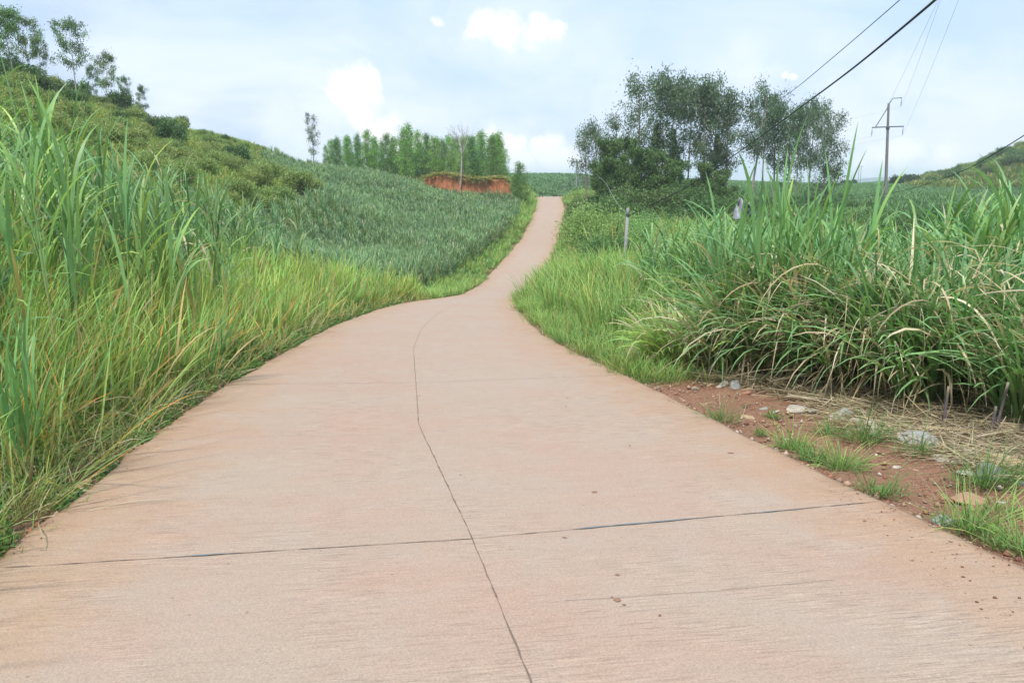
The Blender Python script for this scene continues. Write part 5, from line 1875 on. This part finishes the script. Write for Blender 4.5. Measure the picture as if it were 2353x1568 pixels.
def part(name, parent, build, mat, smooth=True):
    G = Geo()
    build(G)
    return obj(name, G.mesh(name, mat, smooth), parent)


def power_pole():
    d = 90
    x = pX(2034, d, 460)
    zb = g1(x, d)
    top = zat(238, d) - zb
    root = bpy.data.objects.new('power_pole', None)
    SC.collection.objects.link(root)
    root.location = (x, d, zb)
    tag(root, 'tall tapered concrete power pole with steel crossarm standing in the hedge', 'power pole')
    lean = -(pX(2034, d, 460) - pX(2041, d, 240)) / top * 1.0
    X = lambda z: lean * z
    part('shaft', root, lambda G: tube(G, [(X(z), 0, z) for z in (-.5, top * .5, top)], [.19, .155, .115], 12, (1, 1, 1), True), M_CON)
    zc = top - 2.55
    part('collar', root, lambda G: tube(G, [(X(z), 0, z) for z in (zc - .22, zc + .02)], [.19, .19], 12, (1, 1, 1), True), M_STEEL)
    part('crossarm', root, lambda G: tube(G, [(X(zc) - 1.75, 0, zc), (X(zc) + 1.75, 0, zc + .12)], [.06, .06], 4, (1, 1, 1), True), M_STEEL)
    part('brace', root, lambda G: tube(G, [(X(zc) - 1.38, 0, zc + .03), (X(top), 0, top - .35)], [.045, .045], 4, (1, 1, 1), True), M_STEEL)
    part('top_arm', root, lambda G: tube(G, [(X(top), 0, top - .1), (X(top) + .42, 0, top + .55), (X(top) + 1.4, 0, top + .6)], [.055, .05, .05], 5, (1, 1, 1), True), M_STEEL)
    ends = []
    for ax, az in ((X(zc) - 1.72, zc), (X(zc) + 1.7, zc + .1), (X(top) + 1.38, top + .6)):
        def ins(G, ax=ax, az=az):
            zs = np.linspace(az, az - .95, 19)
            tube(G, [(ax, 0, z) for z in zs], [.075 if (k % 3 == 1 and 4 < k < 16) else .022 for k in range(19)], 8, (1, 1, 1), True)
        part('insulator', root, ins, M_INS)
        ends.append(Vector((x + ax, d, zb + az - .97)))
    return ends


def wire(name, a, b, sag, r, mat, label, n=40, cat='cable', group=None):
    a, b = np.array(a, float), np.array(b, float)
    t = np.linspace(0, 1, n)
    p = a[None] * (1 - t[:, None]) + b[None] * t[:, None]
    p[:, 2] -= sag * 4 * t * (1 - t)
    G = Geo()
    tube(G, p, r, 6, (1, 1, 1), True)
    return tag(obj(name, G.mesh(name, mat, True)), label, cat, group)


def ray(px, py, d):
    v = px_dir(px, py)
    t = d / v[1]
    return np.array([v[0] * t, d, EYE + v[2] * t])


ends = power_pole()
for e, (px, py, dd, lab) in zip(ends, [(2152, -10, 40, 'faint wire running up from the left insulator of the power pole'), (2200, -10, 40, 'faint wire running up from the right insulator of the power pole'), (2158, -10, 38, 'faint wire running up from the top arm of the power pole')]):
    p = ray(px, py, dd)
    far = p + (p - np.array(e)) * .4
    wire('power_wire', e, far, .5, .0065, M_WIRE, lab, cat='wire', group='wires of the power pole')
    e2 = np.array(e) + np.array([-40, 260, -2.0])
    wire('power_wire', e, e2, 4.0, .006, M_WIRE, lab.replace('running up', 'running away toward the horizon'), cat='wire', group='wires of the power pole going far')


# concrete post with the cables tied to it
def concrete_post():
    d = 30.0
    x = pX(1434, d, 560)
    zb = g1(x, d)
    top = zat(478, d) - zb
    root = bpy.data.objects.new('concrete_post', None)
    SC.collection.objects.link(root)
    root.location = (x, d, zb)
    tag(root, 'slim grey concrete post standing on the right verge with cables tied near its top', 'post')
    ln = .10 / top
    me_v, me_f = [], []
    G = Geo()
    for (z0, z1, w) in ((-.4, top - .3, .052), (top - .3, top, .048)):
        v = []
        for z, k in ((z0, 1.06), (z1, 1.0)):
            for sx, sy in ((-1, -1), (1, -1), (1, 1), (-1, 1)):
                v.append((sx * w * k + ln * z, sy * w * k, z))
        G.add(v, [(0, 1, 5, 4), (1, 2, 6, 5), (2, 3, 7, 6), (3, 0, 4, 7), (4, 5, 6, 7), (3, 2, 1, 0)], (1, 1, 1))
    obj('shaft', G.mesh('shaft', M_CONL), root)
    part('band', root, lambda G: tube(G, [(ln * top, 0, top - .32), (ln * top, 0, top - .27)], [.073, .073], 10, (1, 1, 1), True), M_STEEL)
    return np.array([x + ln * top, d, zb + top - .3])


pt = concrete_post()


def poly_wire(name, pts, radii, mat, label, cat='cable', group=None):
    pts = np.array(pts)
    t = np.arange(len(pts))
    tt = np.linspace(0, len(pts) - 1, 90)
    # smooth (Catmull-like) by repeated averaging of a dense polyline
    P = np.stack([np.interp(tt, t, pts[:, k]) for k in range(3)], 1)
    for _ in range(30):
        P[1:-1] = (P[:-2] + 2 * P[1:-1] + P[2:]) / 4
    Rr = np.interp(tt, t, radii)
    G = Geo()
    tube(G, P, Rr, 8, (1, 1, 1), True)
    return tag(obj(name, G.mesh(name, mat, True)), label, cat, group)


poly_wire('cable', [pt, ray(1590, 425, 26), ray(1770, 297, 20), ray(1960, 158, 14.5), ray(2152, -2, 11), ray(2420, -240, 8)], [.013, .013, .013, .016, .018, .018], M_CAB,
          'thick black cable sagging from the upper right down toward the concrete post')
poly_wire('cable', [pt + [0, 0, -.1], ray(1800, 478, 27), ray(2080, 440, 23), ray(2220, 392, 20), ray(2352, 312, 17), ray(2600, 150, 13)], [.005, .005, .006, .009, .012, .014], M_CAB,
          'black cable entering at the right border above the far hill')
far_pole_x = pX(1325, 150, 390)
poly_wire('cable', [np.array([far_pole_x, 150, zat(372, 150)]), ray(1560, 345, 80), ray(1790, 236, 34), ray(1940, 110, 24), ray(2070, -2, 18), ray(2300, -210, 13)], [.02, .012, .011, .011, .010, .010], M_CAB,
          'thin dark cable above and left of the thick one, leading behind the grove')
poly_wire('cable', [pt + [0, 0, .05], ray(1415, 465, 34), ray(1392, 420, 60), ray(1352, 385, 110), np.array([far_pole_x, 150, zat(374, 150)])], [.005, .006, .009, .012, .012], M_WIRE,
          'pale thin cable rising from the concrete post away toward the far pole')


def far_pole(px, ptop, pbot, d, label, arms=True):
    x = pX(px, d, ptop)
    zb, zt = g1(x, d), zat(ptop, d)
    root = bpy.data.objects.new('far_pole', None)
    SC.collection.objects.link(root)
    root.location = (x, d, zb)
    tag(root, label, 'power pole')
    h = zt - zb
    part('shaft', root, lambda G: tube(G, [(0, 0, -.3), (0, 0, h)], [.17, .11], 8, (1, 1, 1), True), M_CONL)
    if arms:
        part('crossarm', root, lambda G: tube(G, [(-.9, 0, h - .5), (.9, 0, h - .5)], [.05, .05], 4, (1, 1, 1), True), M_STEEL)


far_pole(1325, 366, 400, 150, 'short pale pole beyond the crest at the left end of the grove', True)
far_pole(1974, 380, 412, 420, 'left pole of the distant pair on the horizon', True)
far_pole(1979, 380, 412, 420, 'right pole of the distant pair on the horizon', True)


# grey tarpaulin hung in the cane behind the tall clump
def tarp():
    m = plain_mat('grey_tarp', (.33, .33, .42), .6, 0, 6, .3)
    d = 34.0
    c = ray(1705, 478, d)
    nu, nv = 26, 22
    u, v = np.meshgrid(np.linspace(0, 1, nu), np.linspace(0, 1, nv))
    x = (u - .35) * 1.25 * (.35 + .75 * v) + .12 * v
    z = .42 - v * .85 - .25 * u * (1 - v) + .05 * np.sin(u * 9 + v * 4)
    y = .13 * np.sin(u * 11 + v * 3) + .09 * np.sin(u * 23 - v * 5) + .4 * v * u
    V = np.stack([x.ravel() + c[0], y.ravel() + c[1], z.ravel() + c[2]], 1)
    i = np.arange(nu * nv).reshape(nv, nu)
    F = np.stack([i[:-1, :-1].ravel(), i[:-1, 1:].ravel(), i[1:, 1:].ravel(), i[1:, :-1].ravel()], 1)
    root = bpy.data.objects.new('tarpaulin', None)
    SC.collection.objects.link(root)
    root.location = (c[0], c[1], g1(c[0], c[1]))
    tag(root, 'crumpled grey tarpaulin hanging on a stick behind the tallest cane clump', 'tarpaulin')
    me = mesh_data('sheet', V - np.array(root.location), F, None, m, True)
    sh = obj('sheet', me, root)
    md = sh.modifiers.new('thick', 'SOLIDIFY')
    md.thickness = .012
    part('stick', root, lambda G: tube(G, [(-.05, .1, -.2), (-.1, .05, c[2] + .5 - root.location[2])], [.03, .02], 6, (.3, .24, .16), True), M_BARK)


tarp()

# small dark marker post pair at the crest
G = Geo()
for dx in (-.28, .28):
    tube(G, [(dx, 0, -.05), (dx * .8, 0, .45), (dx * .3, 0, .72)], [.06, .06, .05], 6, (.05, .05, .055), True)
xm = pX(1243, 134, 440)
tag(obj('marker_stump', G.mesh('marker_stump', M_BARK), None, (xm, 134, float(zr(134)))), 'tiny dark forked stump standing at the road crest', 'stump')

# ---------------------------------------------------------------- haze
hz = bpy.data.materials.new('haze')
hz.use_nodes = True
nt = hz.node_tree
nt.nodes.clear()
o_ = N(nt, 'ShaderNodeOutputMaterial')
pv = N(nt, 'ShaderNodeVolumePrincipled')
pv.inputs['Color'].default_value = (.86, .93, 1.0, 1)
pv.inputs['Density'].default_value = .00042
pv.inputs['Anisotropy'].default_value = .2
nt.links.new(pv.outputs[0], o_.inputs['Volume'])
x0, x1, y0, y1, z0, z1 = -2600, 2600, -60, 3300, -78, 34
V = [(x0, y0, z0), (x1, y0, z0), (x1, y1, z0), (x0, y1, z0), (x0, y0, z1), (x1, y0, z1), (x1, y1, z1), (x0, y1, z1)]
F = [(3, 2, 1, 0), (4, 5, 6, 7), (0, 1, 5, 4), (1, 2, 6, 5), (2, 3, 7, 6), (3, 0, 4, 7)]
tag(obj('haze', mesh_data('haze', V, np.array(F), None, hz)), 'thin pale haze fading the far fields and hills', 'haze', kind='stuff')
